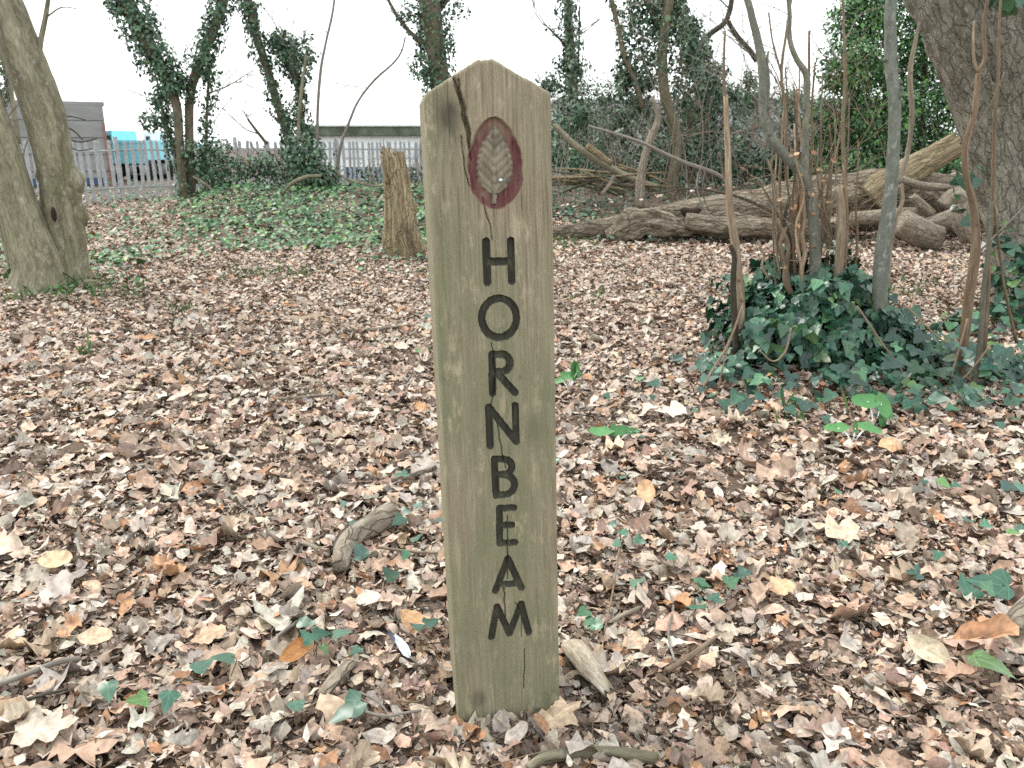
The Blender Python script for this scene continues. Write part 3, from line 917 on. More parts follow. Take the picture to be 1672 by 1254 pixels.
def litter():
    mb = MB()
    zones = [(0.75, 2.6, 1050, 9000), (2.6, 5.5, 1080, 4000), (5.5, 9.2, 1000, 2600), (9.2, 14, 400, 700), (14, 22, 80, 150)]
    for d0, d1, nl, nf in zones:
        half = 0.83 if d0 < 2 else 0.70
        area = half * (d1 * d1 - d0 * d0)
        n = int(area * nl)
        x, y = wedge(n, d0, d1, half)
        h = humus(x, y)
        keep = (RNG.random(n) > 0.88 * h) & ~post_clear(x, y) & (RNG.random(n) > 0.75 * green_mask(x, y))
        x, y = x[keep], y[keep]
        n = len(x)
        kind = RNG.random(n)
        far = d0 > 5
        for shp, lo, hi in (('oak', 0, .34), ('beech', .34, .66), ('sycamore', .66, .70), ('scrap', .70, 1)):
            k = (kind >= lo) & (kind < hi)
            m = int(k.sum())
            s = ('oak8' if shp == 'oak' and d0 > 2 else shp) if not far else {'oak': 'scrap', 'beech': 'blade6', 'sycamore': 'scrap', 'scrap': 'blade6'}[shp]
            L = {'oak': 0.062, 'beech': 0.05, 'sycamore': 0.06, 'scrap': 0.042}[shp] * np.exp(0.32 * RNG.normal(size=m)) * 1.12
            if d0 > 9: L = L * 1.25
            z = ground_z(x[k], y[k]) + RNG.random(m) ** 1.6 * 0.032 + 0.004
            pos = np.stack([x[k], y[k], z], 1)
            side = np.where(RNG.random(m) < 0.5, 1, -1)
            nrm = flat_normals(m, 0.34)
            leaves(mb, s, pos, nrm, RNG.uniform(0, 6.28, m), L, RNG.uniform(0.75, 1.25, m), side * RNG.normal(0.5, 0.9, m), side * np.abs(RNG.normal(1.2, 1.7, m)),
                   side * RNG.normal(0.15, 0.25, m), RNG.uniform(0.08, 0.35, m), pick(DEAD, m, DEADW, 0.2))
        if nf:
            n = int(area * nf)
            x, y = wedge(n, d0, d1, half)
            h = humus(x, y)
            keep = (RNG.random(n) < 0.5 + 0.5 * h) & ~post_clear(x, y) & (RNG.random(n) > 0.8 * green_mask(x, y))
            x, y, h = x[keep], y[keep], h[keep]
            n = len(x)
            z = ground_z(x, y) + RNG.random(n) ** 1.3 * 0.03 * (1 - 0.7 * h) + 0.003
            c = pick(DARKBITS, n, [24, 26, 24, 14, 12], 0.25)
            c = np.where((RNG.random(n) < np.where(h < 0.4, 0.75, 0.12))[:, None], pick(DEAD, n, DEADW, 0.2), c)
            k = RNG.random(n) < 0.7
            for s, kk, l0, asp in ((('blade6' if d0 < 2 else 'blade'), k, 0.019 if d0 < 5 else 0.03, 1.25), (('blade6' if d0 < 2 else 'blade'), ~k, 0.028, 0.5)):
                m = int(kk.sum())
                leaves(mb, s, np.stack([x, y, z], 1)[kk], flat_normals(m, 0.5), RNG.uniform(0, 6.28, m), l0 * np.exp(0.4 * RNG.normal(size=m)), asp * RNG.uniform(0.6, 1.3, m),
                       RNG.normal(0, 1.5, m), RNG.normal(0, 2.5, m), 0.2, 0.2, c[kk])
    # crumbs and leaves banked up against the foot of the post
    n = 420
    u = RNG.uniform(-0.17, 0.17, n); v = -np.abs(RNG.normal(0, 0.035, n)) - 0.004
    sd = RNG.random(n) < 0.35
    u = np.where(sd, np.sign(u) * (0.118 + np.abs(RNG.normal(0, 0.03, n))), u); v = np.where(sd, RNG.uniform(0, 0.2, n), v)
    P = P0 + u[:, None] * px_ + v[:, None] * py_
    P[:, 2] = ground_z(P[:, 0], P[:, 1]) + RNG.random(n) * 0.024 * np.exp(-np.abs(v) / 0.06) + 0.003
    big = RNG.random(n) < 0.14
    c = np.where(big[:, None], pick(DEAD, n, DEADW), pick(DARKBITS, n, [24, 26, 24, 14, 12]))
    for sh, k, l0 in (('scrap', ~big, 0.022), ('beech', big, 0.05)):
        m = int(k.sum())
        leaves(mb, sh, P[k], flat_normals(m, 0.5) + np.array([0, -0.35, 0]), RNG.uniform(0, 6.28, m), l0 * np.exp(0.35 * RNG.normal(size=m)), 1.1, RNG.normal(0, 1.5, m), RNG.normal(0, 2, m), 0.2, 0.2, c[k])
    return mb.build('leaf_litter', M['litter'], kind='stuff')
litter()

# fine twigs in the litter
def twig_litter():
    mb = MB()
    for d0, d1, n in ((0.8, 2.4, 260), (2.4, 5.5, 260), (5.5, 9, 200)):
        X, Y = wedge(n, d0, d1)
        keep = ~post_clear(X, Y)
        for x, y in zip(X[keep], Y[keep]):
            L = random.uniform(0.04, 0.2)
            a = random.uniform(0, 6.28)
            c = np.array([x, y, gz(x, y) + random.uniform(0.01, 0.035)])
            d = np.array([math.cos(a), math.sin(a), random.gauss(0, 0.08)])
            q = np.array([-d[1], d[0], 0]) * random.gauss(0, 0.12) * L
            r = random.uniform(0.0008, 0.0024)
            tube(mb, [c - d * L / 2, c + q, c + d * L / 2], [r, r * 0.9, r * 0.5], 5, 2, col=np.full(3, random.uniform(0.5, 1.3)), seed=random.random() * 9, cap=False)
    return mb.build('twig_litter', M['brown_twig'], kind='stuff')
twig_litter()

# the leaves that show largest: single pieces of the ground's covering
def fallen_leaves():
    protos = []
    for s, cnt in (('oak', 18), ('beech_fine', 18), ('sycamore', 3)):
        for k in range(cnt):
            mb = MB()
            c = pick([(0.47, 0.37, 0.285), (0.41, 0.28, 0.20), (0.42, 0.235, 0.13), (0.40, 0.35, 0.295), (0.48, 0.425, 0.355), (0.27, 0.18, 0.125)], 1, [25, 24, 11, 22, 8, 10], 0.12)
            sd = 1 if k % 2 else -1
            leaves(mb, s, np.zeros((1, 3)), np.array([[0, 0, 1.0]]), 0.0, 1.0, random.uniform(0.8, 1.2), sd * random.gauss(0.6, 1.1), sd * abs(random.gauss(1.2, 1.7)), sd * random.gauss(0.2, 0.25), random.uniform(0.15, 0.45), c)
            me = mb.mesh('fallen_leaf')
            me.materials.append(M['dead_leaf'])
            protos.append((me, s))
    placed = 0
    while placed < 300:
        D = math.sqrt(random.uniform(0.85 ** 2, 2.75 ** 2))
        x, y = D * random.uniform(-0.74, 0.74), D
        if post_clear(np.array([x]), np.array([y]))[0] or random.random() < 0.9 * float(humus(np.array([x]), np.array([y]))[0]):
            continue
        me, s = random.choice(protos)
        o = bpy.data.objects.new('fallen_leaf', me)
        L = {'oak': 0.092, 'beech_fine': 0.072, 'sycamore': 0.088}[s] * math.exp(random.gauss(0, 0.2))
        n = Vector((random.gauss(0, 0.3), random.gauss(-0.08, 0.3), 1)).normalized()
        q = n.to_track_quat('Z', 'Y')
        o.matrix_world = Matrix.Translation((x, y, gz(x, y) + random.uniform(0.022, 0.042))) @ q.to_matrix().to_4x4() @ Matrix.Rotation(random.uniform(0, 6.28), 4, 'Z') @ Matrix.Scale(L, 4)
        COL.objects.link(o)
        o.parent = GROUND
        placed += 1
fallen_leaves()

def big_leaf(px, py, L, shape, col, label, nrm=(0, 0, 1), yaw=0.0, asp=1.0, kx=0.0, ky=0.0, fold=0.1, ripple=0.18, dz=0.045, group=None):
    g = on_ground(px, py, dz)
    mb = MB()
    leaves(mb, shape, g[None], np.array([nrm], float), yaw, L, asp, kx, ky, fold, ripple, np.array([col]))
    # the stalk
    n = np.array(nrm, float); n /= np.linalg.norm(n)
    t = np.array([math.cos(yaw), math.sin(yaw), 0]); t -= n * (t @ n); t /= np.linalg.norm(t)
    b0 = mb.V[0][0]
    tube(mb, [b0 + t * 0.004, b0 - t * 0.14 * L + n * 0.01 * L, b0 - t * 0.28 * L], [0.0013, 0.001, 0.0012], 5, 2, col=np.array(col) * 0.7)
    o = mb.build('fallen_leaf', M['dead_leaf'], origin=g)
    return tag(o, label, 'leaf', 'large dead leaves lying on the litter')

big_leaf(1595, 1075, 0.165, 'beech_fine', (0.46, 0.255, 0.145), 'large curled orange brown dead leaf lying below the pale log end', (-0.1, -0.55, 1), 0.15, 1.15, 0.5, 6.5, 0.1, 0.2, 0.06)
big_leaf(1517, 1092, 0.10, 'beech_fine', (0.50, 0.42, 0.30), 'pale buff dead leaf folded upright left of the curled orange one', (-0.5, -0.7, 0.6), 2.1, 1.1, 0.8, 2.8, 0.35, 0.1, 0.05)
big_leaf(916, 1187, 0.095, 'sycamore', (0.47, 0.35, 0.24), 'broad tan dead leaf leaning at the right foot of the post', (-0.1, -0.45, 1), 0.5, 1.0, 0.7, -1.0, 0.0, 0.22, 0.035)
big_leaf(885, 1205, 0.055, 'beech_fine', (0.30, 0.17, 0.10), 'small rolled brown leaf before the right foot of the post', (0.2, -0.4, 1), 2.2, 0.9, 0.4, 5.0, 0.1, 0.1, 0.03)
big_leaf(682, 1042, 0.092, 'beech_fine', (0.50, 0.30, 0.165), 'crumpled orange dead leaf left of the post above the feather', (-0.1, -0.5, 1), 2.6, 1.15, 1.2, -2.2, 0.1, 0.3, 0.05)
big_leaf(482, 1092, 0.105, 'beech_fine', (0.52, 0.25, 0.10), 'bright orange dead leaf standing on edge beside ivy sprigs', (0.75, -0.55, 0.5), 0.95, 0.8, 0.6, 2.5, 0.2, 0.15, 0.05)
big_leaf(80, 1222, 0.12, 'sycamore', (0.40, 0.335, 0.265), 'broad pale grey brown leaf in the bottom left corner', (0, -0.15, 1), 0.3, 1.0, 0.3, 0.5, 0.0, 0.12, 0.05)
big_leaf(340, 1068, 0.088, 'oak', (0.43, 0.285, 0.19), 'lobed pinkish brown oak leaf left of the ivy sprig cluster', (0.1, -0.3, 1), 0.7, 1.1, 0.4, 0.6, 0.0, 0.15, 0.05)
big_leaf(157, 1070, 0.085, 'beech_fine', (0.45, 0.335, 0.225), 'smooth tan dead leaf with ribs on the lower left litter', (0.1, -0.25, 1), 0.1, 1.2, 0.5, 0.8, 0.05, 0.08, 0.05)
big_leaf(1452, 742, 0.115, 'beech_fine', (0.49, 0.295, 0.17), 'domed orange dead leaf right of the broad leaved arum', (0, -0.5, 1), 0.1, 1.25, -1.6, -1.6, 0.0, 0.15, 0.05)
big_leaf(1362, 890, 0.135, 'sycamore', (0.46, 0.37, 0.27), 'wide buff sycamore leaf with two lobes on right litter', (0.0, -0.3, 1), 2.8, 1.0, 0.3, 0.6, 0.0, 0.15, 0.05)
big_leaf(1268, 986, 0.09, 'oak', (0.50, 0.32, 0.19), 'tan oak leaf lying above dark crumbs right of the post', (0.2, -0.3, 1), 0.5, 1.3, 0.6, 0.5, 0.0, 0.15, 0.05)
big_leaf(1090, 690, 0.15, 'oak', (0.52, 0.46, 0.38), 'cream white oak leaf lying right of the low arum pair', (0.05, -0.25, 1), 0.2, 1.2, 0.4, 0.8, 0.0, 0.2, 0.05)
big_leaf(1056, 832, 0.095, 'beech_fine', (0.50, 0.315, 0.18), 'upturned orange dead leaf below the low arum pair', (-0.4, -0.6, 0.8), 1.4, 1.2, 0.8, 1.4, 0.2, 0.15, 0.06)
big_leaf(600, 1005, 0.07, 'beech_fine', (0.52, 0.46, 0.37), 'small cream leaf below the bent piece of dead wood', (0.1, -0.4, 1), 0.4, 1.2, 0.4, 0.9, 0.05, 0.1, 0.05)
big_leaf(92, 942, 0.10, 'beech_fine', (0.47, 0.355, 0.22), 'yellow buff ribbed dead leaf on the left litter', (0.15, -0.4, 1), 0.2, 1.15, 0.9, 1.2, 0.05, 0.12, 0.05)

# ------------------------------------------------------------------ ivy carpets and grass
def ivy_carpet():
    mb = MB()
    for n, d0, d1, L0 in ((34000, 6.8, 14, 0.06), (26000, 14, 24, 0.075), (6000, 24, 34, 0.11)):
        x, y = wedge(n, d0, d1, 0.72)
        g = green_mask(x, y)
        keep = RNG.random(n) < g * (0.4 + 0.9 * sstep(-0.12, 0.1, fbm(np.stack([x * 1.7, y * 1.7, 0 * x + 2], -1), 2)))
        x, y = x[keep], y[keep]
        n = len(x)
        hump = 0.14 * np.clip(fbm(np.stack([x * 1.5, y * 1.5, 0 * x], -1), 3) + 0.25, 0, 1)
        z = ground_z(x, y) + RNG.random(n) * (0.05 + hump) + 0.01
        bright = np.where(((x / y) < -0.06)[:, None], np.array([1.9, 1.75, 1.0]), np.array([1.15, 1.2, 1.05]))  # sunny look of the left bank put into the leaf colour
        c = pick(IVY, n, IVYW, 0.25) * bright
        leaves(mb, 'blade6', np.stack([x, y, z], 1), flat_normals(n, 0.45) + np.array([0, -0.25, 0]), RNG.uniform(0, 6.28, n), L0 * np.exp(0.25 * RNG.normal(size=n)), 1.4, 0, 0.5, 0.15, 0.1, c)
    return mb.build('ivy_ground_cover', M['ivy_far'], kind='stuff')

def grass_tufts():
    mb = MB()
    pts = []
    for (px, py, w, h, k) in ((920, 395, 60, 22, 160), (990, 380, 60, 14, 60), (120, 470, 130, 22, 160), (60, 462, 60, 10, 120), (300, 512, 25, 5, 16), (440, 452, 120, 12, 50), (1330, 400, 60, 10, 40), (140, 585, 12, 6, 8), (960, 490, 40, 12, 14), (1300, 680, 60, 20, 12), (730, 600, 12, 12, 10), (1490, 480, 60, 20, 30)):
        for _ in range(k):
            pts.append(on_ground(px + random.gauss(0, w * 0.5), py + random.gauss(0, h * 0.5)))
    pts = np.array(pts)
    for r in range(3):
        n = len(pts)
        L = 0.07 * np.exp(0.35 * RNG.normal(size=n))
        tip = np.stack([RNG.normal(size=n) * 0.6, RNG.normal(size=n) * 0.6, np.ones(n)], 1)
        nr = np.stack([RNG.normal(size=n), -np.abs(RNG.normal(size=n)) - 0.3, RNG.normal(size=n) * 0.2], 1)
        leaves(mb, 'willow', pts + np.stack([RNG.normal(size=n) * 0.02, RNG.normal(size=n) * 0.02, L * 0.35], 1), nr, 0, L, 0.35, RNG.normal(1, 0.6, n), 0.5, 0, 0, pick([(0.07, 0.15, 0.04), (0.10, 0.19, 0.06), (0.05, 0.12, 0.05)], n), tipdir=tip)
    return mb.build('grass', M['ivy_far'], kind='stuff')
ivy_carpet()
grass_tufts()

# ------------------------------------------------------------------ palisade fence and what stands beyond it
FA, FB = np.array([-15.2, 12.9]), np.array([7.0, 33.1])
def fence():
    d = FB - FA
    Ln = np.linalg.norm(d); d = d / Ln
    g0 = gz(*FA)
    root = thing('palisade_fence', 'grey steel palisade fence of pointed pales running along the back of the wood', 'fence', (FA[0], FA[1], g0))
    nrm = np.array([d[1], -d[0]])
    mb = MB()
    w, th, h = 0.035, 0.012, 1.34
    prof = [(-w, 0), (w, 0), (w, h - 0.07), (w * 0.75, h - 0.02), (w * 0.3, h - 0.05), (0, h), (-w * 0.3, h - 0.05), (-w * 0.75, h - 0.02), (-w, h - 0.07)]
    V = []
    for side in (-1, 1):
        for u, z in prof:
            off = side * th - 0.02 * (1 - (u / w) ** 2)
            V.append([d[0] * u + nrm[0] * off, d[1] * u + nrm[1] * off, z])
    n = len(prof)
    T, Q = [], []
    for base, flip in ((0, False), (n, True)):
        tri = [(0, 1, 2), (0, 2, 8), (8, 2, 5), (2, 3, 4), (2, 4, 5), (8, 5, 6), (8, 6, 7)]
        T += [tuple(base + (t[::-1] if flip else t)[k] for k in range(3)) for t in tri]
    for k in range(n):
        Q.append((k, (k + 1) % n, n + (k + 1) % n, n + k))
    mb.add(V, [np.array(T), np.array(Q)])
    me = mb.mesh('pale', smooth=False)
    me.materials.append(M['fence'])
    step = 0.15
    for k in range(int(Ln / step)):
        p = FA + d * (k * step)
        o = bpy.data.objects.new('pale', me)
        o.location = (p[0] - FA[0], p[1] - FA[1], gz(*p) - g0 - 0.05 + 0.03 * random.random())
        o.rotation_euler = (random.gauss(0, 0.012), random.gauss(0, 0.02), 0)
        COL.objects.link(o); o.parent = root
    for hz in (0.28, 1.08):
        mb = MB()
        P = [FA + d * s for s in np.linspace(0, Ln, 30)]
        tube(mb, [[p[0] - nrm[0] * 0.04, p[1] - nrm[1] * 0.04, gz(*p) + hz] for p in P], [0.022] * 30, 6, 1)
        mb.build('rail', M['fence'], root)
    for s in np.arange(0.6, Ln, 2.75):
        p = FA + d * s - nrm * 0.09
        MB().box((p[0], p[1], gz(*p) + 0.62), (0.08, 0.06, 1.5), rz=math.atan2(d[1], d[0])).build('fence_post', M['fence'], root, smooth=False)
    return root
fence()

def far_box(px0, px1, D, top_px, depth, bottom=-0.3):
    a, b = at(px0, 240, D), at(px1, 240, D)
    zt = at((px0 + px1) / 2, top_px, D)[2]
    return a[0], b[0], D, D + depth, bottom, zt

# grey concrete shed at the left
c_ = at(176, 240, 27)
zt = at(176, 172, 27)[2]
x1, y0, zb = c_[0], 27.0, -0.3
x0, y1 = x1 - 6.2, y0 + 5.0
shed = thing('concrete_shed', 'plain grey concrete shed behind the fence beside the leaning hornbeam', 'shed', (x1, y0, 0))
MB().box(((x0 + x1) / 2, (y0 + y1) / 2, (zb + zt) / 2), (x1 - x0, y1 - y0, zt - zb)).build('wall', M['concrete'], shed, False)
hh = (zt + 0.1) / 5
for r in range(5):
    for c in range(4):
        w = (x1 - x0) / 4
        MB().box((x0 + w * (c + 0.5), y0 - 0.02, -0.05 + hh * (r + 0.5)), (w - 0.025, 0.05, hh - 0.025)).build('wall_panel', M['concrete'], shed, False)
MB().box(((x0 + x1) / 2, (y0 + y1) / 2, zt + 0.05), (x1 - x0 + 0.1, y1 - y0 + 0.1, 0.1)).build('roof', M['concrete'], shed, False)
MB().box(((x0 + x1) / 2 + 0.3, y0 - 0.07, 0.16), (x1 - x0 - 0.9, 0.06, 0.22)).build('base_band', M['navy'], shed, False)
MB().box((x1 - 0.03, y0 - 0.06, zt * 0.4), (0.06, 0.06, zt * 0.8)).build('drainpipe', M['brick_red'], shed, False)
shed.rotation_euler[2] = R(27.5)

def lorry(px0, px1, D, label, ztop, body, lower):
    a, b = at(px0, 240, D)[0], at(px1, 240, D)[0]
    c = (a + b) / 2
    root = thing('parked_lorry', label, 'lorry', (c, D, 0))
    L = b - a
    MB().box((c + L * 0.1, D + 1.1, (0.75 + ztop) / 2), (L * 0.78, 2.2, ztop - 0.75)).build('box_body', M[body], root, False)
    MB().box((c + L * 0.1, D + 0.0, 0.70), (L * 0.78, 0.06, 0.12)).build('side_rail', M[lower], root, False)
    MB().box((c + L * 0.1, D + 1.1, ztop + 0.05), (L * 0.79, 2.24, 0.1)).build('roof_sheet', M[lower], root, False)
    mb = MB()
    xs = a + L * 0.19
    prof = [(0, .35), (0, 1.0), (-.02, 1.25), (.22, 1.95), (.9, 2.0), (.9, .35)]
    V = [[a + u * L / 4.2, D + s, z * 0.88] for s in (0.1, 2.1) for u, z in prof]
    n = len(prof)
    mb.add(V, [np.array([[k, (k + 1) % n, n + (k + 1) % n, n + k] for k in range(n)]), np.array([[0, 5, 4], [0, 4, 3], [0, 3, 2], [0, 2, 1], [6, 10, 11], [6, 9, 10], [6, 8, 9], [6, 7, 8]])])
    mb.build('cab', M[body], root, False)
    MB().box((a + 0.14 * L, D + 0.09, 1.38), (L * 0.09, 0.03, 0.42)).build('cab_window', M['glass'], root, False)
    for wx in (a + L * 0.13, a + L * 0.68, a + L * 0.86):
        for wy in (D + 0.15, D + 1.95):
            m2 = MB()
            tube(m2, [[wx, wy - 0.13, 0.42], [wx, wy + 0.13, 0.42]], [0.40, 0.40], 20, 1)
            w_ = m2.build('wheel', M['rubber'], root)
            m2 = MB(); tube(m2, [[wx, wy - 0.145, 0.42], [wx, wy - 0.11, 0.42]], [0.2, 0.22], 16, 1); m2.build('hub', M['fence'], w_)
    return root
lorry(168, 236, 30, 'cyan parked lorry behind the pales next to the concrete shed', 1.32, 'cyan', 'cyan')
lorry(232, 300, 33, 'white parked lorry with teal skirt behind the pales beside the forked ivy tree', 1.2, 'white_paint', 'teal')

# low white building with a flat dark roof
x0, x1, y0, y1, zb, zt = far_box(505, 740, 36, 222, 12)
wb = thing('white_building', 'low white building with a mossy flat roof edge beyond the fence', 'building', ((x0 + x1) / 2, y0, 0))
mb = MB(); mb.box(((x0 + x1) / 2, (y0 + y1) / 2, (zb + zt) / 2), (x1 - x0, y1 - y0, zt - zb)); mb.build('wall', M['white_paint'], wb, False)
mb = MB(); mb.box(((x0 + x1) / 2, (y0 + y1) / 2, zt + 0.2), (x1 - x0 + 0.5, y1 - y0 + 0.5, 0.38)); mb.build('flat_roof', M['roof_green'], wb, False)
mb = MB(); mb.box(((x0 + x1) / 2, y0 - 0.3, zt + 0.43), (x1 - x0 + 0.6, 0.1, 0.06)); mb.build('fascia_trim', M['cladding'], wb, False)
for k in range(5):
    xx = x0 + (x1 - x0) * (k + 0.5) / 5
    m2 = MB(); m2.box((xx, y0 - 0.02, 0.98), (0.9, 0.06, 0.5)); f = m2.build('window', M['cladding'], wb, False)
    m2 = MB(); m2.box((xx, y0 - 0.06, 0.98), (0.8, 0.03, 0.42)); m2.build('pane', M['cladding'], f, False)
a, b = at(560, 240, 29), at(720, 240, 29)
hd = thing('blue_hoarding', 'low navy blue panel hoarding standing behind the fence near the broken stump', 'hoarding', ((a[0] + b[0]) / 2, 29, 0.3))
npan = 7
for k in range(npan):
    w = (b[0] - a[0]) / npan
    MB().box((a[0] + w * (k + 0.5), 29, 0.17), (w - 0.02, 0.05, 0.75)).build('panel', M['navy'], hd, False)
MB().box(((a[0] + b[0]) / 2, 29.06, 0.52), (b[0] - a[0], 0.05, 0.06)).build('top_rail', M['fence'], hd, False)

# long grey steel building behind the wood at the right
x0, x1, y0, y1, zb, zt = far_box(905, 1500, 44, 168, 14)
gw = thing('grey_warehouse', 'long grey steel warehouse half hidden behind the trees on the right', 'warehouse', ((x0 + x1) / 2, y0, 0))
mb = MB(); mb.box(((x0 + x1) / 2, (y0 + y1) / 2, (zb + zt) / 2), (x1 - x0, y1 - y0, zt - zb)); mb.build('wall', M['grey_wall'], gw, False)
for k in range(26):
    w = (x1 - x0) / 26
    MB().box((x0 + w * (k + 0.5), y0 - 0.03, zt / 2), (w - 0.06, 0.07, zt - 0.1)).build('cladding_panel', M['grey_wall'], gw, False)
MB().box(((x0 + x1) / 2, (y0 + y1) / 2, zt + 0.08), (x1 - x0 + 0.3, y1 - y0 + 0.3, 0.16)).build('roof', M['fence'], gw, False)

# ------------------------------------------------------------------ trees
def stem_pts(pts, D, up=0.0, dD=0.0):
    """(px, py, width px) along a stem -> world points and radii; dD tilts it away along its length"""
    P, Rr = [], []
    n = len(pts)
    for i, (x, y, w) in enumerate(pts):
        dd = D + dD * i / max(1, n - 1)
        P.append(at(x, y, dd)); Rr.append(w / 2 * mpp(x, y, dd))
    P = np.array(P); Rr = np.array(Rr)
    if up > 0:
        d = P[-1] - P[-2]; d /= np.linalg.norm(d)
        m = max(2, int(up / 0.7))
        for k in range(m):
            d = d + np.array([random.gauss(0, .12), random.gauss(0, .12), 0.10]); d /= np.linalg.norm(d)
            P = np.vstack([P, P[-1] + d * up / m]); Rr = np.append(Rr, Rr[-1] * (1 - 0.75 / m))
    return P, Rr

def grow(mb, p, d, L, r, depth, seg=5, spread=0.7, col=None, droop=0.03):
    """a bare branch that forks into twigs"""
    n = 4
    P = [np.array(p)]
    d = np.array(d, float); d /= np.linalg.norm(d)
    for k in range(n):
        d = d + RNG.normal(size=3) * 0.16 + np.array([0, 0, droop]); d /= np.linalg.norm(d)
        P.append(P[-1] + d * L / n)
    tube(mb, P, np.linspace(r, r * 0.45, n + 1), seg, 2, col=col, seed=random.random() * 9, cap=False)
    if depth > 0:
        for k in range(random.choice((2, 3, 3))):
            i = random.randint(1, n)
            q = RNG.normal(size=3); q -= d * (q @ d); q /= np.linalg.norm(q) + 1e-9
            grow(mb, P[i], d + q * spread + np.array([0, 0, 0.1]), L * random.uniform(0.45, 0.75), r * 0.5, depth - 1, max(4, seg - 1), spread, col, droop)

def ivy_on(mb, C, rad, n_, thick_=0.12, L=0.055, pal=TREEIVY, lo=0.0, hi=1.0, clump=0.5, shape='blade6', seed=0.0, gain=1.0):
    """ivy leaves wrapped round a stem, thicker in clumps"""
    n, thick = int(n_ * 1.7), thick_ * 1.35
    s = RNG.uniform(lo, hi, n) * (len(C) - 1)
    i = np.clip(s.astype(int), 0, len(C) - 2)
    f = (s - i)[:, None]
    P = C[i] * (1 - f) + C[i + 1] * f
    r = rad[i] * (1 - f[:, 0]) + rad[i + 1] * f[:, 0]
    d = C[i + 1] - C[i]; d /= np.linalg.norm(d, axis=1)[:, None] + 1e-9
    q = RNG.normal(size=(n, 3)); q -= d * (q * d).sum(1)[:, None]; q /= np.linalg.norm(q, axis=1)[:, None]
    cl = vnoise(np.stack([P[:, 0] * 2.2 + q[:, 0] * 1.1, P[:, 1] * 2.2 + q[:, 1] * 1.1, P[:, 2] * 2.0 + seed], -1))
    keep = cl > clump * 0.72 * RNG.random(n) + 0.15 * clump
    rr = r + thick * (0.15 + 0.85 * RNG.random(n) ** 0.7) * (0.25 + 1.5 * np.clip(cl - 0.25, 0, 1))
    pos = P + q * rr[:, None]
    nr = q + RNG.normal(size=(n, 3)) * 0.45 + np.array([0, 0, 0.35])
    tip = np.array([0, 0, -1.0]) + RNG.normal(size=(n, 3)) * 0.5
    k = keep
    m = int(k.sum())
    leaves(mb, shape, pos[k], nr[k], 0, L * np.exp(0.25 * RNG.normal(size=m)), 1.2, 0.3, 0.5, 0.1, 0.05, pick(pal, m, None, 0.25) * gain, tipdir=tip[k])

def clump(mb, c, rad, n, L=0.06, pal=TREEIVY, shape='blade6', hollow=0.35, gain=1.0):
    q = RNG.normal(size=(n, 3)); q /= np.linalg.norm(q, axis=1)[:, None]
    nz = 0.72 + 0.75 * vnoise(q * 2.3 + np.asarray(c) * 1.3)
    rr = (hollow + (1 - hollow) * RNG.random(n) ** 0.6) * nz
    pos = np.asarray(c) + q * rr[:, None] * np.asarray(rad)
    nr = q + RNG.normal(size=(n, 3)) * 0.6 + np.array([0, 0, 0.4])
    tip = np.array([0, 0, -0.7]) + q * 0.4 + RNG.normal(size=(n, 3)) * 0.6
    leaves(mb, shape, pos, nr, 0, L * np.exp(0.25 * RNG.normal(size=n)), 1.2, 0.3, 0.5, 0.1, 0.05, pick(pal, n, None, 0.25) * gain, tipdir=tip)

def pclump(mb, px, py, D, rx, ry, n, rd=None, **kw):
    m = mpp(px, py, D)
    if D > 10: n = int(n * 1.35)
    clump(mb, at(px, py, D), (rx * m, (rd if rd else (rx + ry) / 2) * m, ry * m), n, **kw)

IVYGROUP = 'ivy clad trees along the back of the wood'

# ---- big leaning hornbeam at the left, two trunks
DL = 7.25
base = on_ground(95, 466)
t = thing('hornbeam_tree', 'large pale hornbeam with two leaning trunks and a hollow burr at the left edge', 'tree', base)
mb = MB()
P, Rr = stem_pts([(66, 484, 116), (64, 462, 90), (61, 435, 75), (44, 380, 66), (22, 310, 60), (-2, 230, 55), (-36, 130, 50), (-70, 40, 46)], 7.05, 3.5)
tube(mb, P, Rr, 40, 14, 0.13, 3.2, 0.05, 4, seed=1.0)
mb.build('trunk', M['hornbeam_bark'], t)
mb = MB()
P, Rr = stem_pts([(116, 480, 92), (111, 458, 72), (107, 430, 61), (103, 380, 57), (96, 330, 56), (92, 290, 56), (82, 240, 60), (70, 190, 63), (54, 140, 62), (36, 85, 58), (17, 30, 55), (-8, -40, 50)], 7.3, 3.6)
tube(mb, P, Rr, 40, 14, 0.13, 3.2, 0.06, 3, seed=4.0)
mb.build('trunk', M['hornbeam_bark'], t)
mb = MB()
for (px, py, r, dd, sd) in ((90, 280, 30, 7.36, 2.2), (102, 316, 34, 7.34, 5.1), (94, 350, 36, 7.30, 7.7), (112, 296, 26, 7.36, 3.1), (114, 352, 28, 7.36, 6.1), (100, 385, 30, 7.36, 1.3)):
    m = mpp(px, py, dd) * r
    c = at(px, py, dd)
    th = np.linspace(0, math.pi, 17)
    tube(mb, [c + np.array([0, 0, math.cos(a) * m * 1.15]) for a in th], np.maximum(0.004, np.sin(th) * m * 0.9), 24, 1, 0.5, 5, seed=sd)
mb.build('burr', M['hornbeam_bark'], t)
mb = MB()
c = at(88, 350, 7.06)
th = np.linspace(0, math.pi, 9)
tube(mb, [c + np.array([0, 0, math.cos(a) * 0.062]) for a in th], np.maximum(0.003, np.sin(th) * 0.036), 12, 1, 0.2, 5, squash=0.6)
mb.build('hollow', simple_mat('hollow_shade', (0.03, 0.022, 0.018), 0.9, 0.1), t)  # solid lump, the shade inside the hollow is its dark colour
mb = MB()
for pts, D in ((((60, 120, 10), (66, 70, 9), (74, 30, 8), (82, -20, 7)), 7.3),):
    P, Rr = stem_pts(pts, D, 2.0); tube(mb, P, Rr, 10, 4, seed=2)
mb.build('branch', M['hornbeam_bark'], t)
mb = MB()
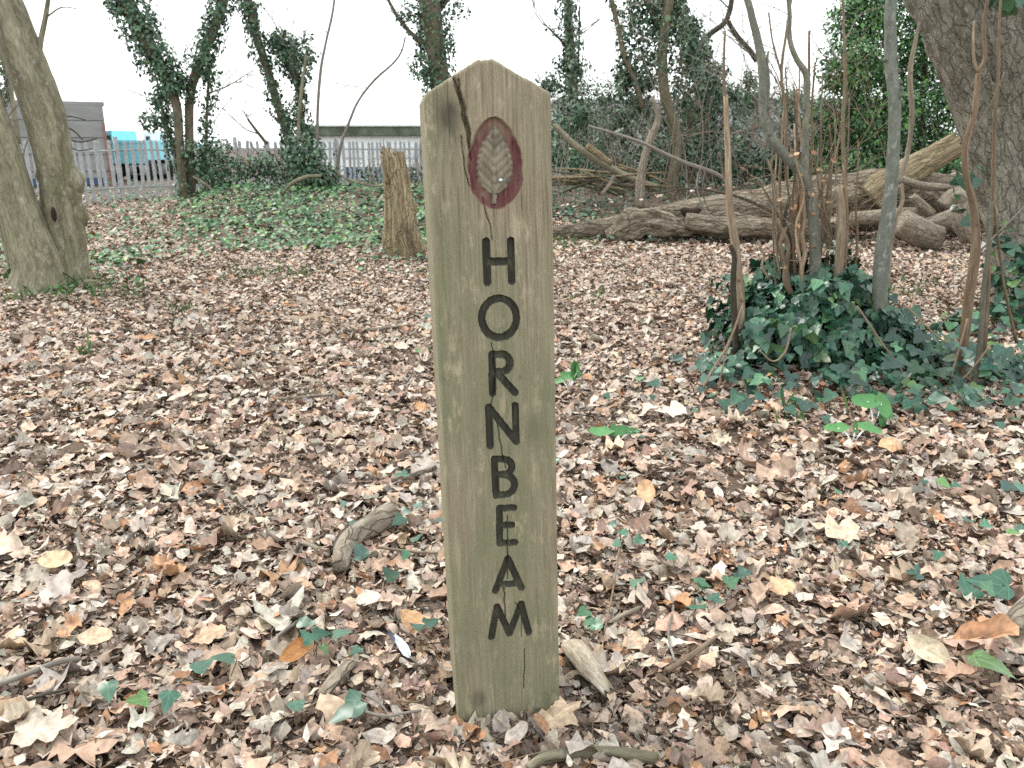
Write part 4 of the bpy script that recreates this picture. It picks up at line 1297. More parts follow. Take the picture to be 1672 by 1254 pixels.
P, Rr = stem_pts(((76, 28, 3), (100, 12, 2.5), (125, 14, 2)), 7.3); tube(mb, P, Rr, 6, 3)
mb.build('twig', M['hornbeam_bark'], t)
mb = MB()
P, Rr = stem_pts(((130, 470, 26), (150, 463, 16), (170, 466, 8)), 7.15); tube(mb, P, Rr, 12, 4, 0.15, 4)
mb.build('root_flare', M['hornbeam_bark'], t)
mb = MB()
for k in range(12):
    p = np.array(P[0]) + np.array([random.uniform(-0.5, .3), random.uniform(-.2, .25), random.uniform(4.5, 6.2)])
    grow(mb, p + np.array([-1.2, 0, 0]), [random.gauss(0, 1), random.gauss(0, 1), .6], random.uniform(0.9, 1.6), 0.02, 2)
mb.build('twigs', M['grey_twig'], t, kind='stuff')
mb = MB()
g = np.array([on_ground(random.gauss(88, 38), 470 + random.gauss(0, 4)) for _ in range(260)])
n = len(g)
leaves(mb, 'scrap', g + np.stack([0 * g[:, 0], 0 * g[:, 0], RNG.random(n) * 0.07], 1), flat_normals(n, 0.8), RNG.uniform(0, 6.28, n), 0.03, 1.4, 0, 0, 0, 0, pick([(0.075, 0.12, 0.03), (0.10, 0.15, 0.035)], n))
mb.build('moss', M['ivy_far'], t, kind='stuff')

for pts in (((62, 215, 5), (95, 205, 4), (118, 212, 3), (135, 228, 2)), ((80, 232, 4), (105, 226, 3), (130, 232, 2.5), (158, 226, 2)), ((95, 205, 3), (110, 190, 2.5), (140, 196, 2)), ((85, 245, 3), (108, 238, 3), (128, 246, 2), (150, 243, 1.5)), ((105, 228, 2.5), (112, 246, 2), (104, 262, 1.5))):
    mb = MB(); P, Rr = stem_pts(pts, 8.4); tube(mb, P, Rr, 6, 4, 0.05); mb.build('twig', M['dark_bark'], t)

# second, slimmer stems at the left frame edge
t = thing('hornbeam_sapling', 'slim crooked sapling at the far left behind the hornbeam trunks', 'sapling', on_ground(14, 445))
mb = MB()
for pts, D in ((((22, 446, 12), (10, 400, 11), (-4, 340, 10), (-12, 270, 9)), 7.9), (((12, 450, 9), (22, 405, 8), (8, 355, 7), (-6, 330, 6)), 7.8), (((30, 235, 9), (18, 150, 8), (5, 100, 8), (-10, 60, 7)), 8.6)):
    P, Rr = stem_pts(pts, D, 0.8); tube(mb, P, Rr, 8, 4, 0.05, seed=random.random() * 9)
    mb.build('stem', M['hornbeam_bark'], t); mb = MB()
mb = MB()
for k in range(7):
    grow(mb, at(random.uniform(-10, 40), random.uniform(190, 330), 8.2), [random.gauss(0, .6), 0, 1], 0.5, 0.007, 2)
mb.build('twigs', M['grey_twig'], t, kind='stuff')
mb = MB(); pclump(mb, 2, 130, 8.6, 14, 40, 120); mb.build('ivy_foliage', M['ivy_far'], t)

# ---- forked ivy tree by the fence
def ivy_tree(label, D, foot, stems, ivy, clumps=(), twigs=0, mat='ivy_tree_bark', up=3.0, cat='tree', name='ivy_clad_tree', L=0.062, twig_from=None, gain=1.0, side=None):
    t = thing(name, label, cat, on_ground(*foot) if isinstance(foot, tuple) else foot, IVYGROUP)
    paths = []
    for k, pts in enumerate(stems):
        mb = MB()
        main = pts[0][2] > 11 or k == 0
        P, Rr = stem_pts(pts, D + 0.15 * k, up if (main and pts[-1][1] < 30) else 0.0)
        C, rad = tube(mb, P, Rr, 12 if main else 7, 5, 0.09 if main else 0.04, 3, 0.04, seed=random.random() * 20)
        mb.build('trunk' if main else 'branch', M[mat], t)
        paths.append((C, rad))
    mb = MB()
    for (k, n, th, lo, hi, cl) in ivy:
        C, rad = paths[k]
        ivy_on(mb, C, rad, n, th, L, lo=lo, hi=hi, clump=cl, seed=random.random() * 30, gain=gain)
    for c in clumps:
        pclump(mb, c[0], c[1], D + (c[5] if len(c) > 5 else 0), c[2], c[3], c[4], L=L, gain=gain)
    if mb.V: mb.build('ivy_foliage', M['ivy_far'], t)
    if twigs:
        mb = MB()
        for _ in range(twigs):
            C, rad = paths[random.randrange(len(paths))]
            i = random.randint(int(len(C) * 0.45), len(C) - 1)
            a = random.uniform(0, 6.28)
            grow(mb, C[i], [math.cos(a), math.sin(a), random.uniform(0.2, 1.0)], random.uniform(0.6, 1.5), random.uniform(0.008, 0.018), 2)
        mb.build('twigs', M['grey_twig'], t, kind='stuff')
    return t

ivy_tree('forked ivy clad tree in front of the pales right of the grey shed', 15.5, (303, 328),
         [((302, 332, 17), (298, 290, 14), (293, 230, 14), (288, 170, 15), (262, 110, 22), (228, 45, 26), (196, -20, 28)),
          ((311, 332, 16), (312, 280, 15), (309, 215, 14), (311, 150, 14), (330, 95, 15), (352, 40, 15), (372, -20, 14)),
          ((296, 300, 7), (284, 240, 6), (268, 190, 6), (258, 150, 5)),
          ((322, 300, 8), (335, 250, 6), (338, 180, 5), (342, 110, 5))],
         [(0, 2400, 0.22, 0.32, 0.75, 0.55), (1, 1500, 0.16, 0.36, 0.75, 0.6), (2, 500, 0.16, 0.1, 1, 0.6), (3, 420, 0.14, 0.1, 1, 0.7), (0, 300, 0.1, 0, 0.35, 0.9)],
         [(238, 40, 30, 26, 260), (262, 95, 26, 26, 300), (288, 130, 20, 24, 220), (246, 200, 20, 16, 160), (334, 105, 20, 22, 160), (196, 10, 22, 16, 160), (330, 262, 26, 34, 260), (360, 250, 26, 24, 220), (310, 150, 14, 22, 120)], 14)

ivy_tree('leaning ivy tree with a dark ivy clump hanging from its right limb', 17.0, (470, 292),
         [((482, 300, 20), (478, 250, 17), (468, 215, 14), (452, 165, 13), (437, 115, 13), (422, 70, 13), (410, 25, 14), (402, -20, 13)),
          ((510, 290, 10), (502, 235, 9), (492, 190, 9), (487, 140, 10), (478, 95, 10), (468, 70, 9)),
          ((436, 235, 6), (420, 215, 5), (405, 195, 4)),
          ((440, 72, 9), (462, 72, 8), (486, 78, 5))],
         [(0, 1300, 0.13, 0.1, 0.75, 0.6), (1, 900, 0.16, 0.1, 1, 0.6), (3, 300, 0.2, 0, 1, 0.4)],
         [(452, 66, 22, 16, 240), (470, 92, 30, 30, 420), (488, 120, 22, 30, 260), (500, 90, 18, 20, 160), (404, 12, 22, 18, 120), (480, 190, 22, 26, 170), (500, 62, 12, 10, 50)], 10)

ivy_tree('ivy tree trunk rising behind the left shoulder of the post', 17.5, (726, 300),
         [((728, 308, 34), (726, 240, 32), (722, 170, 32), (716, 110, 31), (708, 50, 32), (700, -10, 34)),
          ((708, 92, 9), (690, 70, 8), (665, 48, 7), (645, 20, 6), (630, -8, 5)),
          ((688, 95, 5), (687, 60, 4), (690, 20, 4)),
          ((712, 20, 14), (740, -20, 12), (760, -60, 10))],
         [(0, 2200, 0.16, 0.0, 0.75, 0.7), (1, 120, 0.05, 0.1, 1, 0.9), (2, 200, 0.1, 0, 1, 0.6)],
         [(688, 110, 24, 22, 260), (672, 18, 26, 18, 160), (745, 15, 22, 20, 120), (705, 130, 20, 16, 160), (735, 60, 14, 26, 90)], 12, gain=0.95)

ivy_tree('straight narrow ivy trunk just right of the post top', 22, (936, 290),
         [((938, 292, 17), (937, 200, 16), (935, 120, 16), (930, 60, 14), (927, -10, 13)),
          ((932, 85, 5), (915, 65, 4), (895, 45, 3)), ((944, 110, 4), (946, 50, 3), (946, 10, 3))],
         [(0, 1900, 0.2, 0.1, 0.75, 0.5), (1, 50, 0.1, 0, 1, 0.9)],
         [(940, 165, 30, 40, 420), (915, 185, 16, 18, 120), (912, 100, 12, 10, 50), (960, 200, 30, 30, 260)], 12, 'dark_bark', L=0.075)

ivy_tree('crooked pale trunk bending past a mass of ivy right of the post', 15.0, (1100, 335),
         [((1096, 340, 17), (1098, 300, 17), (1104, 262, 17), (1106, 232, 17), (1098, 195, 17), (1086, 155, 17), (1082, 110, 16), (1083, 60, 16), (1090, 20, 16), (1094, -20, 16)),
          ((1050, 178, 9), (1036, 130, 9), (1018, 85, 9), (1010, 50, 8), (996, -10, 8)),
          ((1094, 60, 12), (1070, 30, 10), (1050, -10, 9))],
         [(0, 500, 0.12, 0.45, 0.8, 0.7), (1, 120, 0.1, 0.2, 1, 0.8)],
         [(1060, 40, 46, 40, 620, .5), (1040, 110, 36, 40, 460, .6), (1125, 70, 34, 40, 420, .5), (1120, 140, 30, 40, 360, .6), (1080, 0, 40, 30, 300, .5), (1030, 20, 24, 26, 160, .5), (1100, 190, 44, 30, 300, .8), (1110, 250, 40, 36, 360, .8), (1140, 255, 30, 26, 240, .8), (1050, 170, 20, 26, 130, .8)], 14, 'ivy_tree_bark', L=0.07)

ivy_tree('dark ivy swathed tree with a pale forked limb against the sky', 18.5, (1160, 300),
         [((1165, 310, 26), (1158, 230, 24), (1146, 150, 22), (1138, 90, 18), (1120, 50, 12), (1105, 20, 9)),
          ((1142, 75, 10), (1160, 55, 9), (1182, 38, 9), (1192, 15, 9), (1196, -15, 9)),
          ((1188, 35, 8), (1204, 60, 9), (1222, 80, 9), (1236, 100, 9))],
         [(0, 2600, 0.22, 0.1, 1, 0.5)],
         [(1140, 100, 26, 30, 300), (1160, 150, 24, 40, 340), (1130, 50, 22, 22, 160), (1150, 220, 34, 34, 340), (1190, 180, 18, 40, 140)], 8, 'dark_bark', L=0.075)

# bare stems and broken snags in the wood
def snag(label, D, foot, stems, mat='pale_log', name='dead_snag', jag=0.12, cat='snag', group='bare stems at the back of the wood', twigs=0, up=0):
    t = thing(name, label, cat, on_ground(*foot), group)
    for k, pts in enumerate(stems):
        mb = MB()
        P, Rr = stem_pts(pts, D, up if k == 0 else 0)
        C, rad = tube(mb, P, Rr, 10, 5, 0.12, 4, 0.06, seed=random.random() * 20, jag=jag)
        mb.build('trunk' if k == 0 else 'branch', M[mat], t)
        if twigs:
            mb = MB()
            for _ in range(twigs):
                i = random.randint(len(C) // 3, len(C) - 1)
                a = random.uniform(0, 6.28)
                grow(mb, C[i], [math.cos(a), math.sin(a), random.uniform(.2, 1)], random.uniform(.4, .9), 0.007, 1)
            mb.build('twigs', M['grey_twig'], t, kind='stuff')
    return t
snag('pale dead trunk with a bent broken top left of the crooked trunk', 13.5, (1046, 335), [((1044, 340, 17), (1046, 300, 15), (1052, 260, 13), (1062, 228, 13), (1072, 205, 12), (1074, 190, 9), (1068, 168, 6))])
snag('short broken orange snag beside the ivy swathed tree', 16, (1132, 225), [((1130, 300, 12), (1127, 250, 11), (1126, 215, 11), (1130, 188, 12), (1137, 172, 9))], 'rotten_wood')
snag('thin bare sapling against white sky between two ivy trees', 16, (517, 305), [((519, 305, 5), (518, 200, 5), (523, 120, 5), (532, 70, 4), (546, 0, 4))], 'grey_twig', 'bare_sapling', 0, 'sapling', twigs=3, up=2)
snag('leaning thin sapling curving up toward the trunk behind post', 15, (548, 300), [((548, 300, 6), (556, 240, 5), (568, 205, 4.5), (585, 165, 4), (612, 130, 4), (640, 105, 3.5), (655, 85, 3), (662, 60, 2.5))], 'grey_twig', 'bare_sapling', 0, 'sapling', twigs=4)
snag('slender pale stem standing close beside the dark ivy bush', 15, (488, 262), [((486, 265, 5), (488, 200, 5), (492, 150, 5), (500, 90, 4))], 'hornbeam_bark', 'bare_sapling', 0, 'sapling', twigs=2)
snag('bare upright stem behind the coppice with a clear fork at top', 12.5, (1285, 335), [((1286, 340, 6), (1284, 260, 6), (1282, 180, 5), (1276, 120, 5), (1283, 60, 4), (1292, 0, 4)), ((1276, 120, 4), (1262, 70, 3), (1255, 20, 3))], 'brown_twig', 'bare_sapling', 0, 'sapling', twigs=3, up=1)
snag('thin upright stem before the dark evergreen', 11, (1392, 335), [((1386, 350, 8), (1380, 290, 7), (1376, 210, 6), (1380, 130, 5), (1378, 50, 4), (1376, -10, 4))], 'brown_twig', 'bare_sapling', 0, 'sapling', twigs=3, up=1)

# broken stump at the left of the post
t = thing('broken_stump', 'tall splintered yellow brown stump standing left of the post', 'stump', on_ground(656, 418))
mb = MB()
P, Rr = stem_pts(((660, 424, 66), (656, 402, 57), (653, 360, 50), (650, 320, 46), (647, 288, 42), (644, 268, 36)), 9.0)
tube(mb, P, Rr, 60, 12, 0.2, 6, 0.07, 5, seed=3.3, jag=0.16)
mb.build('trunk', M['rotten_wood'], t)
mb = MB()
P, Rr = stem_pts(((634, 300, 20), (630, 272, 15), (628, 250, 8), (626, 232, 2)), 8.95); tube(mb, P, Rr, 10, 4, 0.1, 5, jag=0.03, squash=0.6)
P, Rr = stem_pts(((643, 290, 16), (640, 268, 12), (638, 256, 5)), 8.9); tube(mb, P, Rr, 9, 4, 0.1, 5, squash=0.6)
mb.build('splinter', M['rotten_wood'], t)
mb = MB()
P, Rr = stem_pts(((692, 412, 20), (684, 398, 18), (678, 380, 13), (675, 370, 6)), 8.8); tube(mb, P, Rr, 12, 4, 0.12, 5, seed=8, jag=0.04)
mb.build('bark_slab', M['rotten_wood'], t)
mb = MB()
g = np.array([on_ground(random.gauss(664, 22), 418 + random.gauss(0, 5)) for _ in range(60)])
leaves(mb, 'blade6', g + np.stack([0 * g[:, 0], -0.05 + 0 * g[:, 0], RNG.random(60) * 0.10], 1), flat_normals(60, 0.6) + np.array([0, -.5, 0]), RNG.uniform(0, 6.28, 60), 0.055, 1.3, 0, .4, .1, .1, pick(IVY, 60, IVYW) * 1.4)
mb.build('ivy_foliage', M['ivy_far'], t)

# bushes and brambles along the fence
def bush(name, label, px, py, D, blobs, stems=8, cat='bush', pal=TREEIVY, L=0.06, gain=1.0, mat='brown_twig'):
    t = thing(name, label, cat, on_ground(px, py) if py > 260 else at(px, 300, D), 'bushes along the fence')
    mb = MB()
    for (x, y, rx, ry, n) in blobs:
        pclump(mb, x, y, D, rx, ry, n, pal=pal, L=L, gain=gain, hollow=0.15)
    mb.build('foliage', M['ivy_far'], t)
    mb = MB()
    for k in range(stems):
        x, y, rx, ry, n = random.choice(blobs)
        p = at(x + random.uniform(-rx, rx) * .7, y + ry, D)
        grow(mb, p, [random.gauss(0, .5), random.gauss(0, .3), 1], 3.0 * ry * mpp(x, y, D) * random.uniform(.5, 1.0), 0.009, 1)
    mb.build('stem', M[mat], t)
    return t
bush('ivy_bush', 'dense dark ivy mound at the foot of the leaning ivy tree', 510, 312, 14.5, [(500, 262, 38, 40, 900), (512, 290, 44, 26, 800), (480, 250, 22, 26, 300)], 6)
bush('bramble_bush', 'dark bramble thicket under the pales right of the forked tree', 385, 312, 15.3, [(362, 282, 34, 24, 260), (400, 276, 34, 26, 280), (430, 268, 30, 24, 250), (452, 280, 28, 24, 240), (345, 294, 26, 18, 160)], 26, gain=1.2)
bush('bare_bramble', 'sparse leafy bramble between the broken stump and the post', 672, 305, 14, [(676, 285, 20, 18, 60), (600, 285, 26, 16, 70)], 16, 'bramble', L=0.05)
t = thing('arching_branch', 'curved fallen branch arching over the ivy below the mound', 'branch', on_ground(465, 315))
mb = MB(); P, Rr = stem_pts(((462, 316, 5), (476, 300, 6), (500, 289, 6), (524, 287, 5)), 13.6); tube(mb, P, Rr, 8, 5, 0.05)
P, Rr = stem_pts(((545, 276, 3), (566, 292, 3.5), (600, 302, 4), (625, 304, 4)), 13.8); tube(mb, P, Rr, 7, 5, 0.05)
mb.build('limb', M['hornbeam_bark'], t)
t = thing('thin_pole', 'pale leaning broken pole at the foot of the forked ivy tree', 'pole', on_ground(350, 325))
mb = MB(); P, Rr = stem_pts(((315, 288, 3), (335, 300, 4), (356, 320, 4)), 14.5); tube(mb, P, Rr, 7, 3, 0.05)
mb.build('stick', M['pale_log'], t)

# evergreen at the right
def evergreen():
    c = at(1440, 300, 14.5)
    t = thing('evergreen_tree', 'tall dense dark green evergreen filling the gap left of the great trunk', 'tree', (c[0], c[1], gz(c[0], c[1])))
    mb = MB()
    pal = [(0.03, 0.085, 0.028), (0.05, 0.13, 0.035), (0.075, 0.18, 0.045), (0.02, 0.055, 0.022), (0.10, 0.21, 0.055)]
    for (x, y, rx, ry, n) in ((1400, 30, 50, 50, 900), (1450, -10, 70, 60, 1300), (1390, 110, 56, 50, 1100), (1460, 90, 70, 60, 1500), (1520, 60, 60, 60, 900), (1370, 190, 56, 50, 1100), (1440, 190, 64, 56, 1500), (1510, 170, 60, 60, 1200), (1350, 260, 50, 40, 800), (1420, 270, 60, 50, 1200), (1500, 260, 60, 50, 1200), (1540, 250, 50, 50, 700), (1460, -110, 70, 60, 700), (1420, -200, 50, 60, 500), (1330, 300, 40, 30, 400), (1560, 150, 50, 70, 500)):
        pclump(mb, x, y, 14.5 + random.uniform(-.5, .8), rx, ry, int(n * 1.9), pal=pal, L=0.066, hollow=0.25, rd=rx * 0.9, shape='blade')
    mb.build('crown', M['ivy_far'], t)
    mb = MB()
    for x0_, x1_ in ((1440, 1450), (1400, 1385), (1500, 1515)):
        P, Rr = stem_pts(((x0_, 335, 12), ((x0_ + x1_) / 2, 180, 9), (x1_, 0, 7)), 14.8, 1.5); tube(mb, P, Rr, 8, 4)
    mb.build('trunk', M['dark_bark'], t)
evergreen()

# the great trunk at the right edge
base = on_ground(1655, 500)
t = thing('great_trunk_tree', 'massive rough trunk leaning in at the right edge with ivy at its foot', 'tree', base)
mb = MB()
P, Rr = stem_pts(((1726, 520, 206), (1720, 480, 190), (1714, 430, 180), (1708, 360, 184), (1700, 290, 194), (1684, 200, 210), (1666, 110, 230), (1646, 20, 252), (1626, -60, 258)), 6.3, 3.0)
tube(mb, P, Rr, 72, 20, 0.2, 4.2, 0.045, 4, seed=6.0)
mb.build('trunk', M['old_bark'], t)
mb = MB()
for pts, D in ((((1690, 500, 110), (1682, 420, 90), (1670, 340, 84), (1655, 250, 80), (1634, 150, 76), (1606, 50, 70), (1580, -40, 60)), 5.98),):
    P, Rr = stem_pts(pts, D, dD=0.25); tube(mb, P, Rr, 26, 6, 0.2, 3, 0.06, seed=2.7)
mb.build('trunk_rib', M['old_bark'], t)
mb = MB()
for _ in range(14):
    a = random.uniform(0, 6.28)
    grow(mb, at(1610, -150, 6.3) + np.array([random.gauss(0, .5), random.gauss(0, .3), random.uniform(0, 2)]), [math.cos(a), math.sin(a), .5], random.uniform(1.0, 1.8), 0.03, 2)
mb.build('twigs', M['grey_twig'], t, kind='stuff')
mb = MB()
pclump(mb, 1660, 500, 5.6, 45, 80, 150, L=0.075, pal=IVY, shape='ivy3')
pclump(mb, 1640, 420, 5.7, 25, 50, 45, L=0.07, pal=IVY, shape='ivy3')
pclump(mb, 1590, 540, 5.3, 60, 40, 90, L=0.07, pal=IVY, shape='ivy3')
pclump(mb, 1655, 4, 5.4, 40, 14, 26, L=0.075, pal=IVY, shape='ivy3')
pclump(mb, 1575, 300, 5.7, 14, 60, 18, L=0.07, pal=IVY, shape='ivy3')
mb.build('ivy_foliage', M['ivy_near'], t)

# ------------------------------------------------------------------ undergrowth of the wood at the right
def undergrowth():
    mb = MB()
    for k in range(430):
        D = random.uniform(13.5, 30)
        px = random.uniform(890, 1560) if k % 4 else random.uniform(890, 1330)
        x = (px - CX) / F * D * 1.03
        p = np.array([x, D, gz(x, D) - 0.03])
        h = random.uniform(0.5, 2.6) if random.random() < .7 else random.uniform(2, 4)
        a = random.uniform(0, 6.28)
        r = random.uniform(0.004, 0.012)
        sh = random.uniform(0.6, 1.5)
        grow(mb, p, [math.cos(a) * random.uniform(.1, .8), math.sin(a) * .4, 1], h, r, 2 if k % 2 else 1, 4, 0.6, np.array([sh, sh * .95, sh * .9]), 0.0)
    mb.build('undergrowth', M['grey_twig'], kind='stuff')
    mb = MB()
    for k in range(120):
        D = random.uniform(15, 30)
        px = random.uniform(885, 1340)
        py = 240 + 1350 * (0.55 - 2.3 * random.random() ** 1.5) / D
        pclump(mb, px, py, D, random.uniform(14, 34), random.uniform(12, 30), 190, L=0.085, hollow=0.1, gain=random.uniform(.7, 1.25), shape='blade')
    mb.build('undergrowth_leaves', M['ivy_far'], kind='stuff')
undergrowth()

def ivy_bank():
    specs = [(930, 250, 21, [(925, 235, 36, 40, 420), (960, 262, 40, 28, 420)], 'leafy holly bush beside the narrow ivy trunk right of the post'),
             (1195, 275, 17, [(1185, 262, 34, 30, 420), (1220, 270, 40, 26, 420)], 'low laurel bush under the pale forked limb'),
             (1265, 285, 16, [(1260, 268, 36, 28, 420), (1300, 276, 34, 24, 360)], 'low bright laurel bush between the coppice shoots and the far ivy')]
    for (px, py, D, blobs, lab) in specs:
        bush('evergreen_bush', lab, px, py, D, blobs, 6, L=0.08)
ivy_bank()

# ------------------------------------------------------------------ fallen log and dead wood
t = thing('fallen_log', 'huge fallen trunk lying across the clearing behind the coppice', 'log', on_ground(1150, 385))
mb = MB()
DLg = 11.2
P, Rr = stem_pts(((850, 384, 20), (930, 378, 26), (1010, 370, 36), (1090, 360, 52), (1180, 350, 64), (1270, 340, 76), (1360, 330, 88), (1450, 326, 92), (1530, 330, 96), (1600, 335, 92)), DLg, 0.3)
tube(mb, P, Rr, 60, 18, 0.26, 4.0, 0.07, 4, seed=11)
mb.build('trunk', M['log_bark'], t)
mb = MB()
P, Rr = stem_pts(((992, 388, 16), (1012, 380, 34), (1040, 368, 50), (1070, 366, 46), (1100, 372, 36), (1130, 380, 16)), 10.75)
tube(mb, P, Rr, 48, 16, 0.65, 6, 0.10, 3, seed=3)
mb.build('root_burr', M['log_bark'], t)
mb = MB()
P, Rr = stem_pts(((1120, 362, 30), (1160, 368, 36), (1220, 372, 34), (1290, 372, 32), (1370, 368, 26)), 10.7)
tube(mb, P, Rr, 36, 16, 0.5, 6.0, 0.08, 3, seed=17)
mb.build('split_limb', M['log_bark'], t)
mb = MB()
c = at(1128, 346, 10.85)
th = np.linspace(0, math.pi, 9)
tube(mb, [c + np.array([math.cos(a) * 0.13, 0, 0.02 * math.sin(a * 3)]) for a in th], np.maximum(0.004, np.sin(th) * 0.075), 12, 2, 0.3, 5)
mb.build('rot_hole_shade', bpy.data.materials['hollow_shade'], t)  # no real opening: shade of the hole painted as a dark lump
mb = MB()
P, Rr = stem_pts(((1418, 326, 58), (1450, 300, 52), (1490, 276, 46), (1525, 256, 42), (1548, 243, 40)), 10.9)
tube(mb, P, Rr, 40, 12, 0.22, 6, 0.08, 4, seed=5, jag=0.16)
mb.build('broken_limb', M['rotten_wood'], t)

mb = MB()
for (x_, y_, n_, sx, sy) in ((1050, 392, 70, 45, 6), (1180, 392, 60, 40, 5), (980, 378, 40, 30, 6), (1130, 388, 40, 50, 5)):
    g = np.array([on_ground(random.gauss(x_, sx), y_ + random.gauss(0, sy)) for _ in range(n_)])
    g[:, 2] += RNG.random(n_) * 0.13; g[:, 1] -= 0.1
    leaves(mb, 'blade6', g, flat_normals(n_, .6) + np.array([0, -.6, 0]), RNG.uniform(0, 6.28, n_), 0.065, 1.3, 0, .4, .1, .1, pick(IVY, n_, IVYW) * 1.3)
mb.build('ivy_foliage', M['ivy_far'], t)
mb = MB()
n_ = 150
xx = RNG.uniform(-.2, 7, n_)
gg = np.stack([xx, DLg + RNG.normal(0, .13, n_) - .05, 0 * xx], 1)
gg[:, 2] = np.interp(xx, [0.5, 3, 5.5], [0.5, .78, .92]) - 0.1 + RNG.random(n_) * .06
leaves(mb, 'scrap', gg, flat_normals(n_, .4), RNG.uniform(0, 6.28, n_), 0.07, 1.3, 0, .8, .1, .2, pick(DEAD, n_, DEADW))
mb.build('leaf_scatter', M['litter'], t, kind='stuff')

def log(name, label, pts, D, mat='pale_log', cat='log', rough=0.1, group='dead wood beside the fallen trunk', jag=0.0, seg=16, dD=0.0, sawn=False):
    P, Rr = stem_pts(pts, D, dD=dD)
    c = np.array([P[:, 0].mean(), P[:, 1].mean(), gz(P[:, 0].mean(), P[:, 1].mean())])
    t = thing(name, label, cat, c, group)
    mb = MB(); C, rad = tube(mb, P, Rr, seg, 5, rough, 4, 0.04, seed=random.random() * 20, jag=jag)
    mb.build('limb', M[mat], t)
    if sawn:
        d = C[-1] - C[-2]; d /= np.linalg.norm(d)
        m2 = MB(); tube(m2, [C[-1] - d * 0.004, C[-1] + d * 0.006], [rad[-1] * .93, rad[-1] * .9], seg, 1); m2.build('sawn_end', M['log_bark'], t)
    return t
log('cut_log', 'thick grey log with a sawn brown end lying before the fallen trunk', ((1470, 362, 42), (1490, 374, 46), (1512, 384, 44), (1532, 390, 40)), 9.9, sawn=True)
log('thin_log', 'pale log propped across the grey sawn one', ((1490, 378, 26), (1520, 368, 30), (1555, 356, 32), (1580, 345, 28)), 10.1)
log('thin_log', 'long low pale log lying left of the grey sawn one', ((1390, 356, 20), (1440, 354, 24), (1500, 350, 24)), 10.4)
log('short_stub', 'short pale stub leaning up out of the log heap', ((1520, 350, 18), (1505, 335, 16), (1492, 322, 13)), 10.2, jag=0.03)
log('root_log', 'bleached upright root piece beside the great trunk', ((1585, 390, 30), (1572, 360, 34), (1574, 330, 30), (1562, 315, 18)), 9.6, rough=0.3)
log('root_log', 'pale chunk of root at the right end of the log heap', ((1540, 340, 34), (1556, 326, 40), (1580, 318, 30)), 10.3, rough=0.3)
log('bare_limb', 'smooth grey limb sticking out from the broken raised end', ((1470, 292, 12), (1500, 302, 13), (1540, 306, 12), (1575, 307, 12)), 10.4)
log('bare_limb', 'slim grey limb lying on top of the fallen trunk', ((1395, 298, 7), (1420, 296, 8), (1450, 290, 9)), 10.9)
log('mossy_limb', 'long mossy limb sloping down from beside the post into the wood', ((905, 204, 9), (940, 238, 11), (985, 268, 12), (1030, 292, 13), (1075, 308, 12)), 13.8, 'hornbeam_bark', 'limb')
log('mossy_limb', 'low mossy limb curving along the ground right of the post', ((895, 300, 9), (930, 297, 11), (965, 295, 11), (995, 304, 11), (1020, 316, 9)), 14.5, 'hornbeam_bark', 'limb')
log('rotten_branch', 'broken reddish rotten branch lying on the mossy limb', ((958, 238, 11), (975, 250, 12), (995, 264, 8)), 13.6, 'rotten_wood', 'branch', jag=0.06)
log('propped_stick', 'short pale stick propped against the dead wood pile', ((982, 318, 5), (995, 302, 6), (1004, 286, 6)), 13.4, 'pale_log', 'stick')
log('sloping_branch', 'long thin grey branch slanting across behind the coppice shoots', ((960, 205, 3), (1040, 230, 5), (1110, 262, 6), (1160, 280, 7), (1185, 292, 6)), 9.5, 'grey_twig', 'branch', seg=8)
log('sloping_branch', 'thin dark branch slanting down to the foot of the coppice', ((1060, 318, 2.5), (1130, 308, 3.5), (1200, 320, 5), (1260, 345, 6), (1310, 372, 6)), 6.2, 'dark_bark', 'branch', seg=8)
t = thing('brushwood_pile', 'pile of reddish dead brushwood heaped on the mossy limb right of the post', 'brushwood', on_ground(980, 316))
for k in range(26):
    x = random.uniform(915, 1060); y = random.uniform(276, 300) + (x - 915) * 0.06
    l = random.uniform(20, 60); a = random.gauss(0.12, 0.22)
    m2 = MB(); P, Rr = stem_pts(((x - l, y - l * a, 3), (x, y + random.uniform(-3, 3), 4.5), (x + l, y + l * a, 2.5)), random.uniform(13.6, 14.6)); tube(m2, P, Rr, 5, 2, 0.1)
    m2.build('stick', M['rotten_wood' if k % 2 else 'dark_bark'], t)

# ------------------------------------------------------------------ coppiced stool with its shoots
base = on_ground(1335, 640)
cop = thing('coppiced_hornbeam', 'coppiced hornbeam stool sending up pale and orange shoots out of the ivy', 'tree', base)
DC = 4.35
mb = MB()
c = at(1335, 580, DC)
for (dx, dy, r, h) in ((0, 0, .20, .22), (-.26, .02, .12, .24), (.26, .08, .14, .16), (.08, -.14, .14, .14), (-0.12, .2, .13, .2)):
    x, y = c[0] + dx, DC + dy
    z = gz(x, y)
    tube(mb, [[x, y, z - .05], [x, y, z + h * .5], [x + .01, y, z + h]], [r * 1.15, r, r * .55], 16, 4, 0.4, 4, 0.1, 4, seed=dx * 7, jag=0.05)
mb.build('stump', M['dark_bark'], cop)

